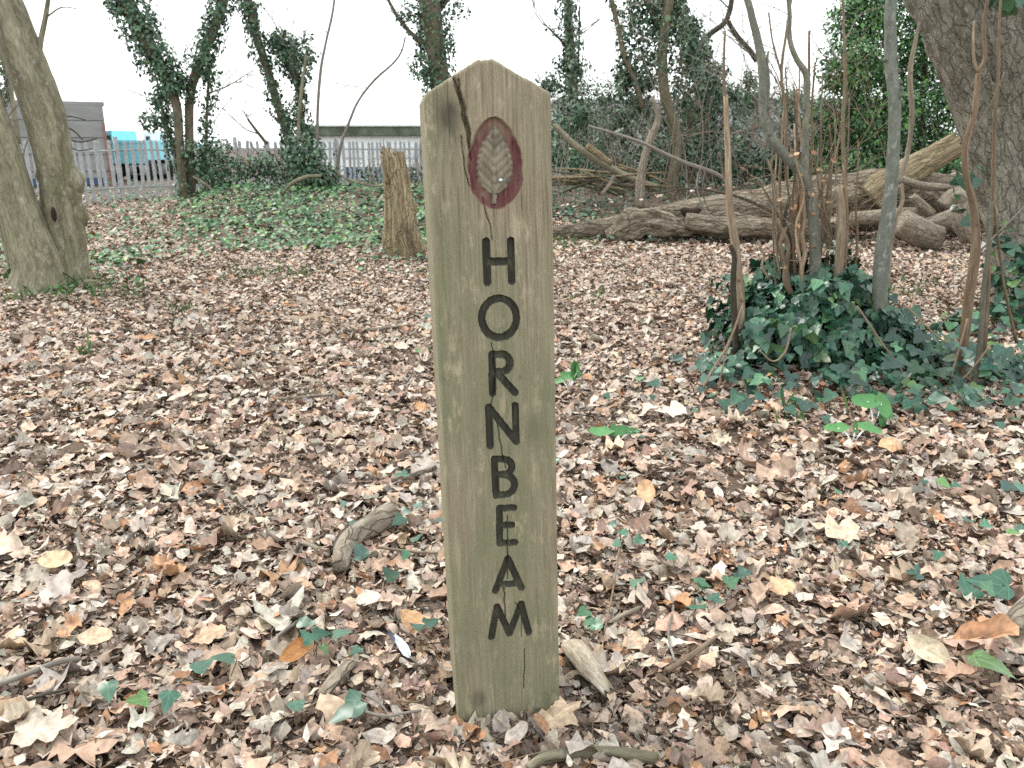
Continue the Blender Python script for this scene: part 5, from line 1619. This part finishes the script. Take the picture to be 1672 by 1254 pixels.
def shoot(pts, D, mat, seg=10,  jag=0.0, up=0.0, rough=0.05, dD=0.0, knots=0, parent=cop, name='shoot', label=None):
    P, Rr = stem_pts(pts, D, up, dD)
    if mat != 'smooth_shoot': Rr = Rr * 0.84
    mb = MB()
    g_ = random.uniform(0.62, 1.15); w_ = random.uniform(-0.10, 0.06)
    tint_ = np.array([g_ * (1 + w_), g_, g_ * (1 - w_)])
    C, rad = tube(mb, P, Rr, seg, 5, rough * 1.5, 12, 0.03, seed=random.random() * 30, jag=jag, col=tint_)
    for _ in range(knots):
        i = random.randint(2, len(C) - 3)
        d = C[i + 1] - C[i]; d /= np.linalg.norm(d)
        q = RNG.normal(size=3); q[1] = -abs(q[1]); q -= d * (q @ d); q /= np.linalg.norm(q)
        tube(mb, [C[i], C[i] + q * rad[i] * 1.35 + d * rad[i] * .3], [rad[i] * .62, rad[i] * .36], 8, 2, 0.2, 20, col=tint_ * .8)
    o = mb.build(name, M[mat], parent)
    if label: o['label'] = label
    return C, rad
shoot(((1331, 500, 19), (1331, 420, 18), (1327, 350, 18), (1318, 305, 18), (1305, 280, 16), (1280, 252, 16), (1257, 220, 17), (1247, 180, 16), (1246, 130, 15), (1240, 80, 14), (1228, 30, 12), (1214, -20, 11)), 4.3, 'smooth_shoot', 14, up=1.6, knots=4, label='pale grey shoot bowing left then rising past a kink')
shoot(((1314, 298, 13), (1315, 250, 11), (1316, 180, 11), (1317, 125, 11), (1300, 95, 9), (1289, 60, 8), (1284, -20, 7)), 4.3, 'smooth_shoot', 10, up=1.2, knots=3)
shoot(((1247, 190, 12), (1252, 140, 11), (1251, 105, 8), (1254, 88, 3)), 4.32, 'smooth_shoot', 9, jag=0.02)
shoot(((1434, 560, 24), (1436, 500, 24), (1440, 420, 24), (1450, 350, 22), (1456, 290, 21), (1460, 220, 19), (1461, 160, 20), (1455, 110, 20), (1454, 50, 19), (1457, -20, 18)), 4.1, 'smooth_shoot', 16, up=2.0, knots=9, label='stout straight grey green shoot dotted with knots')
shoot(((1468, 300, 8), (1482, 250, 9), (1489, 190, 10), (1486, 120, 10), (1494, 70, 8), (1500, 40, 4)), 4.45, 'peeled_shoot', 9, jag=0.02, knots=3)
shoot(((1470, 300, 10), (1473, 330, 8), (1462, 360, 8), (1452, 420, 9), (1448, 500, 9)), 4.45, 'peeled_shoot', 8)
shoot(((1209, 590, 20), (1208, 490, 20), (1204, 440, 19), (1200, 395, 17), (1192, 345, 15), (1190, 300, 14), (1188, 240, 12), (1185, 165, 10)), 4.25, 'peeled_shoot', 12, jag=0.03, knots=2, label='orange stripped shoot standing alone at the left of the stool')
shoot(((1188, 240, 9), (1183, 160, 7), (1182, 100, 5), (1184, 50, 4)), 4.25, 'brown_twig', 7)
shoot(((1203, 590, 13), (1197, 470, 12), (1199, 420, 10), (1192, 400, 8)), 4.2, 'dark_bark', 8)
shoot(((1207, 400, 8), (1198, 370, 7), (1176, 255, 4), (1172, 262, 2)), 4.28, 'peeled_shoot', 7, jag=0.02)
shoot(((1367, 475, 19), (1370, 430, 18), (1374, 380, 18), (1373, 340, 16), (1370, 312, 14)), 4.25, 'peeled_shoot', 10, jag=0.04, label='thick stub of a shoot snapped off at half height')
shoot(((1376, 460, 9), (1382, 380, 9), (1381, 320, 8), (1378, 282, 6)), 4.3, 'peeled_shoot', 8, jag=0.05)
random.seed(21)
for (x0, y0, x1, y1, w, m) in ((1283, 470, 1272, 190, 8, 'peeled_shoot'), (1292, 470, 1302, 250, 10, 'peeled_shoot'), (1300, 470, 1290, 150, 6, 'brown_twig'), (1308, 470, 1300, 160, 7, 'peeled_shoot'), (1313, 470, 1318, 60, 9, 'peeled_shoot'), (1322, 460, 1330, 110, 7, 'peeled_shoot'), (1340, 460, 1346, 130, 6, 'peeled_shoot'), (1346, 460, 1352, 210, 7, 'brown_twig'), (1352, 470, 1340, 250, 6, 'peeled_shoot'), (1358, 470, 1362, 200, 5, 'peeled_shoot'), (1288, 480, 1262, 270, 9, 'brown_twig'), (1296, 480, 1282, 330, 12, 'dark_bark'), (1388, 470, 1402, 240, 6, 'brown_twig'), (1316, 470, 1310, 330, 11, 'peeled_shoot'), (1268, 480, 1262, 240, 4, 'brown_twig'), (1280, 480, 1254, 190, 5, 'peeled_shoot'), (1304, 480, 1322, 260, 8, 'brown_twig'), (1336, 480, 1345, 330, 9, 'peeled_shoot'), (1310, 480, 1296, 210, 6, 'peeled_shoot'), (1286, 480, 1280, 380, 13, 'peeled_shoot'), (1328, 480, 1342, 300, 5, 'brown_twig'), (1344, 480, 1368, 230, 5, 'peeled_shoot'), (1290, 480, 1250, 300, 6, 'peeled_shoot'), (1306, 480, 1308, 120, 6, 'peeled_shoot'), (1316, 480, 1352, 250, 5, 'brown_twig'), (1300, 480, 1280, 120, 5, 'brown_twig'), (1350, 480, 1385, 170, 5, 'brown_twig'), (1322, 480, 1326, 350, 14, 'brown_twig'), (1262, 490, 1240, 400, 8, 'peeled_shoot'), (1296, 470, 1310, 380, 12, 'peeled_shoot')):
    n = 5
    pts = [(x0 + (x1 - x0) * k / n + random.gauss(0, 4), y0 + (y1 - y0) * k / n, w * (1 - 0.45 * k / n)) for k in range(n + 1)]
    C, rad = shoot(pts, 4.35 + random.uniform(-.12, .22), m, 8, jag=0.03, knots=1)
mb = MB()
for k in range(90):
    x, y = random.gauss(1325, 55), random.uniform(130, 450)
    p = at(x, y, 4.35 + random.uniform(-.15, .2))
    grow(mb, p, [random.gauss(0, .8), random.gauss(0, .3), random.uniform(.1, 1)], random.uniform(.12, .35), 0.0025, 1, 4, 0.5)
mb.build('twigs', M['brown_twig'], cop, kind='stuff')
mb = MB()
n = 60
pp = np.array([at(random.gauss(1318, 40), random.uniform(240, 440), DC + random.gauss(0, .12)) for _ in range(n)])
leaves(mb, 'beech', pp, RNG.normal(size=(n, 3)), RNG.uniform(0, 6.28, n), 0.035, 1.0, 1.0, 2.5, .2, .2, pick([(0.36, 0.2, 0.11), (0.28, 0.16, 0.10), (0.4, 0.27, 0.18)], n))
mb.build('clinging_leaves', M['litter'], cop, kind='stuff')
for k, pts in enumerate((((1150, 262, 1.8), (1140, 285, 2.2), (1139, 310, 2.6), (1152, 345, 3), (1182, 366, 3), (1205, 372, 3)), ((1178, 225, 1.6), (1160, 255, 2), (1150, 285, 2.2), (1148, 318, 2.4), (1158, 345, 2.6)), ((1140, 300, 1.8), (1118, 328, 2), (1096, 345, 1.6)))):
    shoot(pts, 4.4, 'grey_twig', 5, name='side_twig')

# sapling cluster right of the stool
sap = thing('orange_sapling', 'orange barked sapling with a forked top before the great trunk', 'sapling', on_ground(1570, 640))
def sapshoot(*a, **k): return shoot(*a, parent=sap, name='stem', **k)
sapshoot(((1568, 620, 17), (1574, 560, 18), (1583, 480, 19), (1593, 410, 18), (1590, 340, 14), (1578, 290, 12), (1576, 240, 12), (1590, 190, 12), (1595, 150, 11), (1598, 118, 9), (1608, 95, 8), (1606, 40, 7), (1612, -15, 6)), 3.95, 'peeled_shoot', 12, knots=5, up=0.8, label='main orange stem with a kink near its middle')
sapshoot(((1596, 118, 7), (1590, 95, 6), (1589, 60, 5), (1591, 34, 3)), 3.95, 'peeled_shoot', 7)
sapshoot(((1592, 178, 5), (1582, 184, 5), (1572, 176, 4), (1570, 170, 3)), 3.95, 'peeled_shoot', 7)
sapshoot(((1578, 232, 5), (1596, 205, 4), (1620, 165, 3), (1640, 118, 2.5)), 3.95, 'brown_twig', 6)
sapshoot(((1606, 600, 9), (1612, 500, 8), (1616, 400, 8), (1622, 300, 8), (1624, 200, 7), (1630, 120, 6), (1634, 0, 5)), 4.05, 'peeled_shoot', 8, up=0.6)
sapshoot(((1588, 640, 10), (1600, 560, 9), (1606, 470, 7), (1614, 400, 6), (1618, 330, 5)), 3.85, 'smooth_shoot', 8)
sapshoot(((1660, 560, 6), (1640, 470, 5), (1630, 390, 5), (1622, 330, 4)), 4.0, 'brown_twig', 6)
sapshoot(((1600, 410, 4), (1650, 360, 3), (1690, 320, 2.5)), 4.0, 'grey_twig', 6)

# the ivy heaped over the stool: 300 single leaves, the rest joined
ivm = thing('ivy_mound', 'glossy dark ivy heaped over the foot of the coppiced stool', 'ivy', on_ground(1320, 660))
def mound():
    n = 2600
    q = RNG.normal(size=(n, 3)); q[:, 2] = np.abs(q[:, 2]); q /= np.linalg.norm(q, axis=1)[:, None]
    cx, cy = at(1335, 560, 4.35)[0], 4.35
    sh = 0.62 + 0.75 * vnoise(q * 3.1 + 3.3)
    # a heap that is high at the left and runs out low to the right
    rad = np.stack([np.where(q[:, 0] > 0, 0.62, 0.52), np.where(q[:, 1] > 0, 0.42, 0.40), np.full(n, 0.47)], 1)
    f = (0.62 + 0.42 * RNG.random(n) ** 0.5) * sh
    qq = q.copy(); qq[:, 2] = q[:, 2] ** 0.62
    pos = np.array([cx - 0.03, cy, 0]) + qq * rad * f[:, None]
    pos[:, 2] *= 1 - 0.55 * sstep(0.05, 0.55, pos[:, 0] - cx)
    pos[:, 2] += ground_z(pos[:, 0], pos[:, 1]) + 0.015
    nr = q * np.array([1, 1, 0.8]) + RNG.normal(size=(n, 3)) * 0.5 + np.array([0, -0.15, 0.35])
    tip = np.array([0, 0, -1.0]) + q * np.array([.5, .5, 0]) + RNG.normal(size=(n, 3)) * 0.35
    # low runners to the right and left, over the ground
    m = 720
    gx = np.concatenate([RNG.uniform(1.45, 2.75, 520), RNG.uniform(0.95, 1.3, 90), RNG.normal(1.75, 0.5, 110)])
    gy = np.concatenate([RNG.normal(4.05, 0.22, 520), RNG.normal(4.0, 0.18, 90), RNG.normal(3.62, 0.14, 110)])
    pz_ = ground_z(gx, gy) + 0.04 + np.abs(RNG.normal(size=m)) * np.concatenate([np.full(520, 0.09), np.full(90, .05), np.full(110, .03)])
    pos = np.vstack([pos, np.stack([gx, gy, pz_], 1)])
    nr = np.vstack([nr, flat_normals(m, 0.45) + np.array([0, -0.5, 0])])
    tip = np.vstack([tip, np.stack([RNG.normal(size=m), -np.abs(RNG.normal(size=m)) - .3, RNG.normal(size=m) * .3 - .3], 1)])
    n += m
    L = 0.060 * np.exp(0.34 * RNG.normal(size=n).clip(-1.6, 1.25))
    col = pick(IVY, n, IVYW, 0.32)
    # the leaves that show largest: near ones facing the camera
    v = CAMP - pos; dist = np.linalg.norm(v, axis=1)
    face = np.abs((nr / np.linalg.norm(nr, axis=1)[:, None] * v / dist[:, None]).sum(1))
    vis = ((q[:, 1] < 0.15).tolist() + [True] * m)
    score = L * face / dist * np.where(vis, 1, .2) * RNG.uniform(.7, 1.3, n)
    order = np.argsort(-score)
    big, rest = order[:300], order[300:]
    for i in big:
        mb = MB()
        leaves(mb, 'ivy' if i % 3 else 'ivy3', pos[i:i + 1] - pos[i:i + 1], nr[i:i + 1], 0, L[i], 1.0, random.uniform(-.2, .6), random.uniform(-.4, .8), random.uniform(-.1, .2), 0.08, col[i:i + 1], tipdir=tip[i:i + 1])
        me = mb.mesh('ivy_leaf'); me.materials.append(M['ivy_near'])
        o = bpy.data.objects.new('ivy_leaf', me); COL.objects.link(o); o.parent = ivm
        o.location = Vector(pos[i] - ORI[ivm.name])
    mb = MB()
    for s, sel in (('ivy', rest[::2]), ('ivy3', rest[1::2])):
        k = len(sel)
        leaves(mb, s, pos[sel], nr[sel], 0, L[sel], 1.0, RNG.uniform(-.2, .6, k), RNG.uniform(-.4, .8, k), 0.05, 0.08, col[sel], tipdir=tip[sel])
    mb.build('ivy_foliage', M['ivy_near'], ivm, kind='stuff')
    for pts in (((1212, 500, 3), (1190, 560, 4), (1160, 610, 4), (1140, 655, 3.5), (1120, 690, 3)), ((1292, 535, 3), (1282, 575, 3.5), (1262, 590, 3), (1240, 572, 2.5)), ((1190, 560, 3), (1180, 600, 3), (1172, 640, 3)), ((1400, 500, 3), (1440, 560, 3.5), (1470, 600, 3), (1480, 640, 3)), ((1480, 500, 3), (1520, 540, 3), (1545, 560, 3)), ((1620, 560, 3), (1570, 620, 3), (1520, 640, 3)), ((1580, 520, 3.5), (1560, 590, 3.5), (1545, 650, 3)), ((1470, 610, 3), (1500, 650, 3), (1540, 690, 3), (1552, 755, 3)), ((1145, 680, 3), (1150, 760, 3), (1138, 790, 2.5))):
        mb = MB(); P, Rr = stem_pts(pts, 3.82); 
        g = np.array([gz(p[0], p[1]) + 0.012 for p in P]); P[:, 2] = np.maximum(P[:, 2], g)
        tube(mb, P, Rr, 6, 5, 0.05, col=np.full(3, 1.3)); mb.build('vine', M['brown_twig'], ivm)
mound()

# ------------------------------------------------------------------ small things on the ground
def ivy_sprig(px, py, n, L, label, spread=0.055):
    L = L * 0.86
    g = on_ground(px, py, 0.03)
    t = thing('ivy_sprig', label, 'ivy', g - np.array([0, 0, 0.02]), 'ivy sprigs coming up through the litter')
    for k in range(n):
        o = g + np.array([random.gauss(0, spread), random.gauss(0, spread * .7), 0.015 + random.random() * 0.03]) * (1 if n > 1 else np.array([0, 0, 1]))
        o[2] = gz(o[0], o[1]) + 0.045 + random.random() * 0.03
        nr = np.array([[random.gauss(0, .35), random.gauss(-.35, .25), 1.0]])
        a = random.uniform(0, 6.28)
        mb = MB(); leaves(mb, 'ivy' if random.random() < .6 else 'ivy3', o[None], nr, a, L * math.exp(random.gauss(0, .2)), 1.0, random.uniform(-.2, .6), random.uniform(-.3, .6), .05, .08, pick(IVY, 1, IVYW, .15) * 1.25)
        mb.build('leaf', M['ivy_near'], t)
        d = np.array([math.cos(a), math.sin(a), 0])
        mb = MB(); e = o - d * L * .45
        tube(mb, [e, e - d * .012 + np.array([0, 0, -.012]), (e + g) / 2 - np.array([0, 0, .025]), g - np.array([0, 0, .03])], [.0012] * 4, 5, 2, col=np.array([.7, .75, .5]))
        mb.build('stalk', M['brown_twig'], t)
for a in ((510, 1090, 6, .055, 'cluster of dark ivy leaves beside the bright orange leaf'), (488, 1195, 1, .075, 'single dark ivy leaf near the bottom left of the post'), (568, 1208, 1, .08, 'single teal ivy leaf at the bottom between its dark neighbour and the post'),
          (205, 1168, 3, .06, 'ivy sprig of three leaves at the lower left'), (562, 845, 1, .065, 'lone ivy leaf above the bent piece of dead wood'), (655, 885, 4, .045, 'ivy sprig right of the bent piece of dead wood'), (648, 945, 3, .05, 'dark ivy sprig below the bent piece of dead wood'),
          (720, 1072, 2, .045, 'ivy leaf pair against the lower left edge of the post'), (375, 1125, 2, .045, 'small ivy pair left of the bright orange leaf'), (703, 800, 2, .055, 'ivy leaves touching the left side of the post halfway down'), (722, 860, 2, .05, 'dark ivy leaves low behind the left side of the post'),
          (960, 1045, 3, .055, 'ivy sprig right of the post above the rotting bark piece'), (1022, 905, 4, .04, 'ivy sprig with small pale leaves right of the letter E'), (1060, 955, 2, .05, 'teal ivy leaf pair right of the letter A'), (1150, 978, 4, .055, 'dark four leaved ivy sprig among crumbs right of the post'),
          (1135, 1012, 2, .045, 'ivy pair just below the dark four leaved sprig'), (1590, 985, 3, .085, 'broad ivy sprig above the curled orange leaf'), (1612, 1125, 1, .085, 'single broad ivy leaf at the lower right'), (1655, 825, 2, .085, 'pale veined ivy leaf at the right edge below the ivy bank'),
          (1640, 890, 4, .06, 'ivy sprig at the right edge over tan leaves'), (1540, 815, 3, .05, 'ivy sprig of small leaves below the ivy bank'), (1500, 950, 3, .05, 'ivy trio left of the broad sprig on tan leaves'), (1410, 930, 2, .045, 'ivy pair right of the wide buff sycamore leaf'),
          (1385, 832, 2, .05, 'ivy pair above the wide buff sycamore leaf'), (1290, 975, 2, .04, 'small ivy pair beside the tan oak leaf'), (1105, 605, 3, .06, 'ivy sprig at the left foot of the ivy mound'), (1070, 640, 3, .06, 'ivy sprig reaching left across the litter from the mound'),
          (905, 780, 1, .05, 'ivy leaf peeping past the right edge of the post'), (1018, 800, 1, .05, 'tiny olive ivy leaf above the upturned orange leaf'), (1000, 735, 2, .04, 'ivy pair beneath the low arum pair'), (690, 535, 2, .06, 'ivy pair near the thin pale stick far left of the post')):
    ivy_sprig(*a)

def arum(px, py, specs, label):
    g = on_ground(px, py, 0.0)
    t = thing('arum_plant', label, 'plant', g, 'fresh green arum plants')
    for (dx, dy, L, nx, ny, nz, yaw, asp) in specs:
        m = mpp(px, py, g[1])
        o = g + np.array([dx * m, -0.01, max(0.065, -dy * m + 0.02)])
        mb = MB(); leaves(mb, 'beech_fine', o[None], np.array([[nx, ny, nz]], float), yaw, L, asp, random.uniform(.2, .8), random.uniform(.8, 1.6), .1, .06, pick([(0.05, 0.155, 0.042), (0.065, 0.19, 0.055)], 1, None, .1), tipdir=None if yaw is not None else np.array([[dx * .02, 0, 1.0]]))
        mb.build('leaf', M['green_plant'], t)
        mb = MB(); tube(mb, [g + np.array([0, 0, -.01]), (g + o) / 2 + np.array([0, -.005, .01]), o], [.0035, .003, .002], 6, 3); mb.build('stalk', M['green_plant'], t)
arum(930, 640, ((-2, -22, .085, -.3, -.8, .5, 2.6, .9), (6, -28, .11, .5, -.8, .2, None, .8), (-14, -14, .08, -.4, -.6, .8, 3.3, .9), (12, -30, .10, .8, -.5, .2, None, .7)), 'bright green arum plant close by the right edge of the post')
arum(1005, 728, ((-22, -12, .11, -.1, -.45, 1, 3.0, .9), (4, -18, .09, 0, -.7, .7, .3, 1.0), (24, -18, .07, .2, -.6, .8, .2, .8), (-4, -14, .07, 0, -.8, .5, None, .8)), 'low arum pair with spread leaves on the bare patch right of the post')
arum(1428, 700, ((-18, -40, .13, -.2, -.7, .7, 2.9, 1.0), (4, -36, .12, .2, -.8, .5, -1.3, 1.0), (12, -18, .12, .3, -.8, .4, -1.6, 1.0)), 'tall broad leaved arum in front of the ivy mound')
arum(1392, 722, ((-28, -10, .11, -.1, -.5, 1, 3.1, .9), (20, -8, .11, .1, -.5, 1, -.5, .9), (0, -14, .06, 0, -.8, .4, None, .7)), 'spreading arum with two long leaves just left of the tall one')
arum(690, 590, ((-6, -6, .05, 0, -.6, .8, 2.4, .7), (8, -6, .06, .2, -.7, .6, None, .5)), 'tiny green shoot on the dark soil behind the post')

def stick(name, label, pts, mat, cat='stick', lift=0.018, seg=8, rough=0.06, jag=0.0, squash=None, group='sticks lying on the litter', forks=()):
    P = np.array([on_ground(x, y, lift) for x, y, w in pts])
    Rr = np.array([w / 2 * np.linalg.norm(p - CAMP) / F for p, (x, y, w) in zip(P, pts)])
    P[:, 2] += Rr * 0.7
    t = thing(name, label, cat, P.mean(0) - np.array([0, 0, lift]), group)
    mb = MB(); tube(mb, P, Rr, seg, 6, rough, 14, 0.05, seed=random.random() * 30, jag=jag, squash=squash); mb.build('wood', M[mat], t)
    for f in forks:
        P2 = np.array([on_ground(x, y, lift) for x, y, w in f]); R2 = np.array([w / 2 * np.linalg.norm(p - CAMP) / F for p, (x, y, w) in zip(P2, f)]); P2[:, 2] += R2
        mb = MB(); tube(mb, P2, R2, seg, 4, rough, 14); mb.build('side_twig', M[mat], t)
    return t
stick('bent_wood', 'bent grey brown piece of dead wood on the litter left of the post', ((556, 950, 26), (562, 920, 30), (585, 896, 31), (615, 880, 33), (634, 870, 37)), 'pale_log', 'dead wood', 0.03, 30, 0.34, 0.025)
stick('wood_splinter', 'dark splintered strip lying along the bent dead wood', ((545, 918, 9), (560, 890, 12), (590, 870, 10)), 'dark_bark', 'dead wood', 0.03, 8)
stick('pale_twig', 'pale forked twig left of the bent dead wood', ((490, 903, 8), (515, 910, 7), (538, 925, 6)), 'pale_log', lift=.03, forks=(((512, 908, 5), (516, 898, 4), (530, 888, 3)),))
stick('curved_branch', 'curved mossy branch lying at the bottom edge before the post', ((862, 1272, 14), (890, 1257, 17), (940, 1249, 19), (1000, 1249, 19), (1072, 1258, 18)), 'hornbeam_bark', 'branch', .02, 24, .16)
stick('bark_piece', 'white rotting bark piece by the right foot of the post', ((930, 1078, 34), (945, 1100, 42), (962, 1122, 40), (982, 1140, 22)), 'white_rot', 'bark', .025, 26, .4, .03, .5)
stick('bark_piece', 'dark bark strip under the white rotting piece', ((922, 1088, 12), (945, 1120, 14), (975, 1148, 9)), 'dark_bark', 'bark', .012, 8, .1, .01)
stick('brown_stick', 'straight brown stick slanting up right of the post', ((1088, 1116, 9), (1125, 1092, 9), (1168, 1060, 7)), 'brown_twig', lift=.03)
stick('brown_stick', 'pale knobbly stick above the straight brown one', ((993, 1038, 7), (1012, 1025, 7), (1030, 1018, 8), (1048, 1008, 6)), 'pale_log', lift=.03)
stick('wood_chip', 'flat grey brown wood chip left of the post foot', ((528, 1160, 20), (545, 1138, 24), (572, 1108, 22)), 'pale_log', 'wood chip', .03, 10, .1, .01, .35)
stick('pale_log_end', 'thick pale log end poking in at the right edge', ((1745, 990, 40), (1700, 1016, 38), (1665, 1040, 34), (1645, 1060, 26)), 'pale_log', 'log', .04, 30, .25)
stick('grey_twig', 'grey twig slanting across the lower left litter', ((5, 1142, 7), (60, 1120, 8), (100, 1105, 9), (135, 1098, 7)), 'grey_twig', lift=.035)
stick('grey_twig', 'thin dark twig below the grey one at lower left', ((0, 1182, 5), (50, 1165, 5), (115, 1148, 4)), 'dark_bark', lift=.035)
stick('grey_twig', 'grey twig left of the ivy cluster', ((432, 1092, 5), (455, 1062, 6), (492, 1032, 5)), 'grey_twig', lift=.035)
stick('grey_twig', 'long thin twig running below the ivy cluster to the post', ((535, 1175, 4), (580, 1178, 5), (625, 1190, 5), (660, 1185, 4), (700, 1178, 4)), 'grey_twig', lift=.03, forks=(((560, 1150, 4), (590, 1152, 4), (622, 1170, 4), (640, 1195, 3)),))
stick('grey_twig', 'thin twig reaching the post left of the letter A', ((618, 912, 4), (660, 918, 5), (715, 922, 4)), 'brown_twig', lift=.035)
stick('grey_twig', 'slim stalk rising between litter and post right side', ((985, 1060, 3), (1000, 985, 3), (1012, 905, 3)), 'brown_twig', lift=.04)
stick('grey_twig', 'thin wavy twig right of the white rotting bark', ((1100, 1105, 4), (1090, 1060, 4), (1098, 1015, 4), (1092, 990, 3)), 'grey_twig', lift=.04)
stick('thin_stick', 'thin pale stick lying far left of the post', ((560, 549, 5), (610, 547, 6), (670, 540, 5)), 'pale_log', lift=.03)
stick('thin_stick', 'thin pale stick across the middle left litter', ((455, 662, 5), (500, 660, 6), (545, 655, 5)), 'pale_log', lift=.03)
stick('thin_stick', 'grey stick lying near the post left edge below the letter R', ((640, 800, 9), (675, 792, 10), (712, 778, 8)), 'pale_log', lift=.03)
stick('thin_stick', 'leaning yellow stick right of the domed orange leaf', ((1448, 812, 6), (1462, 785, 7), (1476, 765, 6)), 'pale_log', lift=.04)

# blue grey feather
g = on_ground(655, 1078, .045)
ft = thing('feather', 'small blue grey and white feather left of the post', 'feather', g - np.array([0, 0, .04]))
mb = MB(); leaves(mb, 'willow', g[None] + np.array([[.004, -.006, 0]]), np.array([[.1, -.6, 1.0]]), -1.0, .075, 1.0, .4, .8, .1, .05, (1, 1, 1)); mb.build('vane', M['feather'], ft)
mb = MB(); leaves(mb, 'willow', g[None] + np.array([[-.026, .03, .004]]), np.array([[.1, -.6, 1.0]]), -1.1, .04, 1.1, .4, .8, .1, .05, (1, 1, 1)); mb.build('tip', M['feather_dark'], ft)
mb = MB(); tube(mb, [g + np.array([-.02, .03, .004]), g + np.array([.0, 0, .003]), g + np.array([.028, -.045, .001])], [.0012, .0011, .0008], 5, 3); mb.build('shaft', M['bulb'], ft)
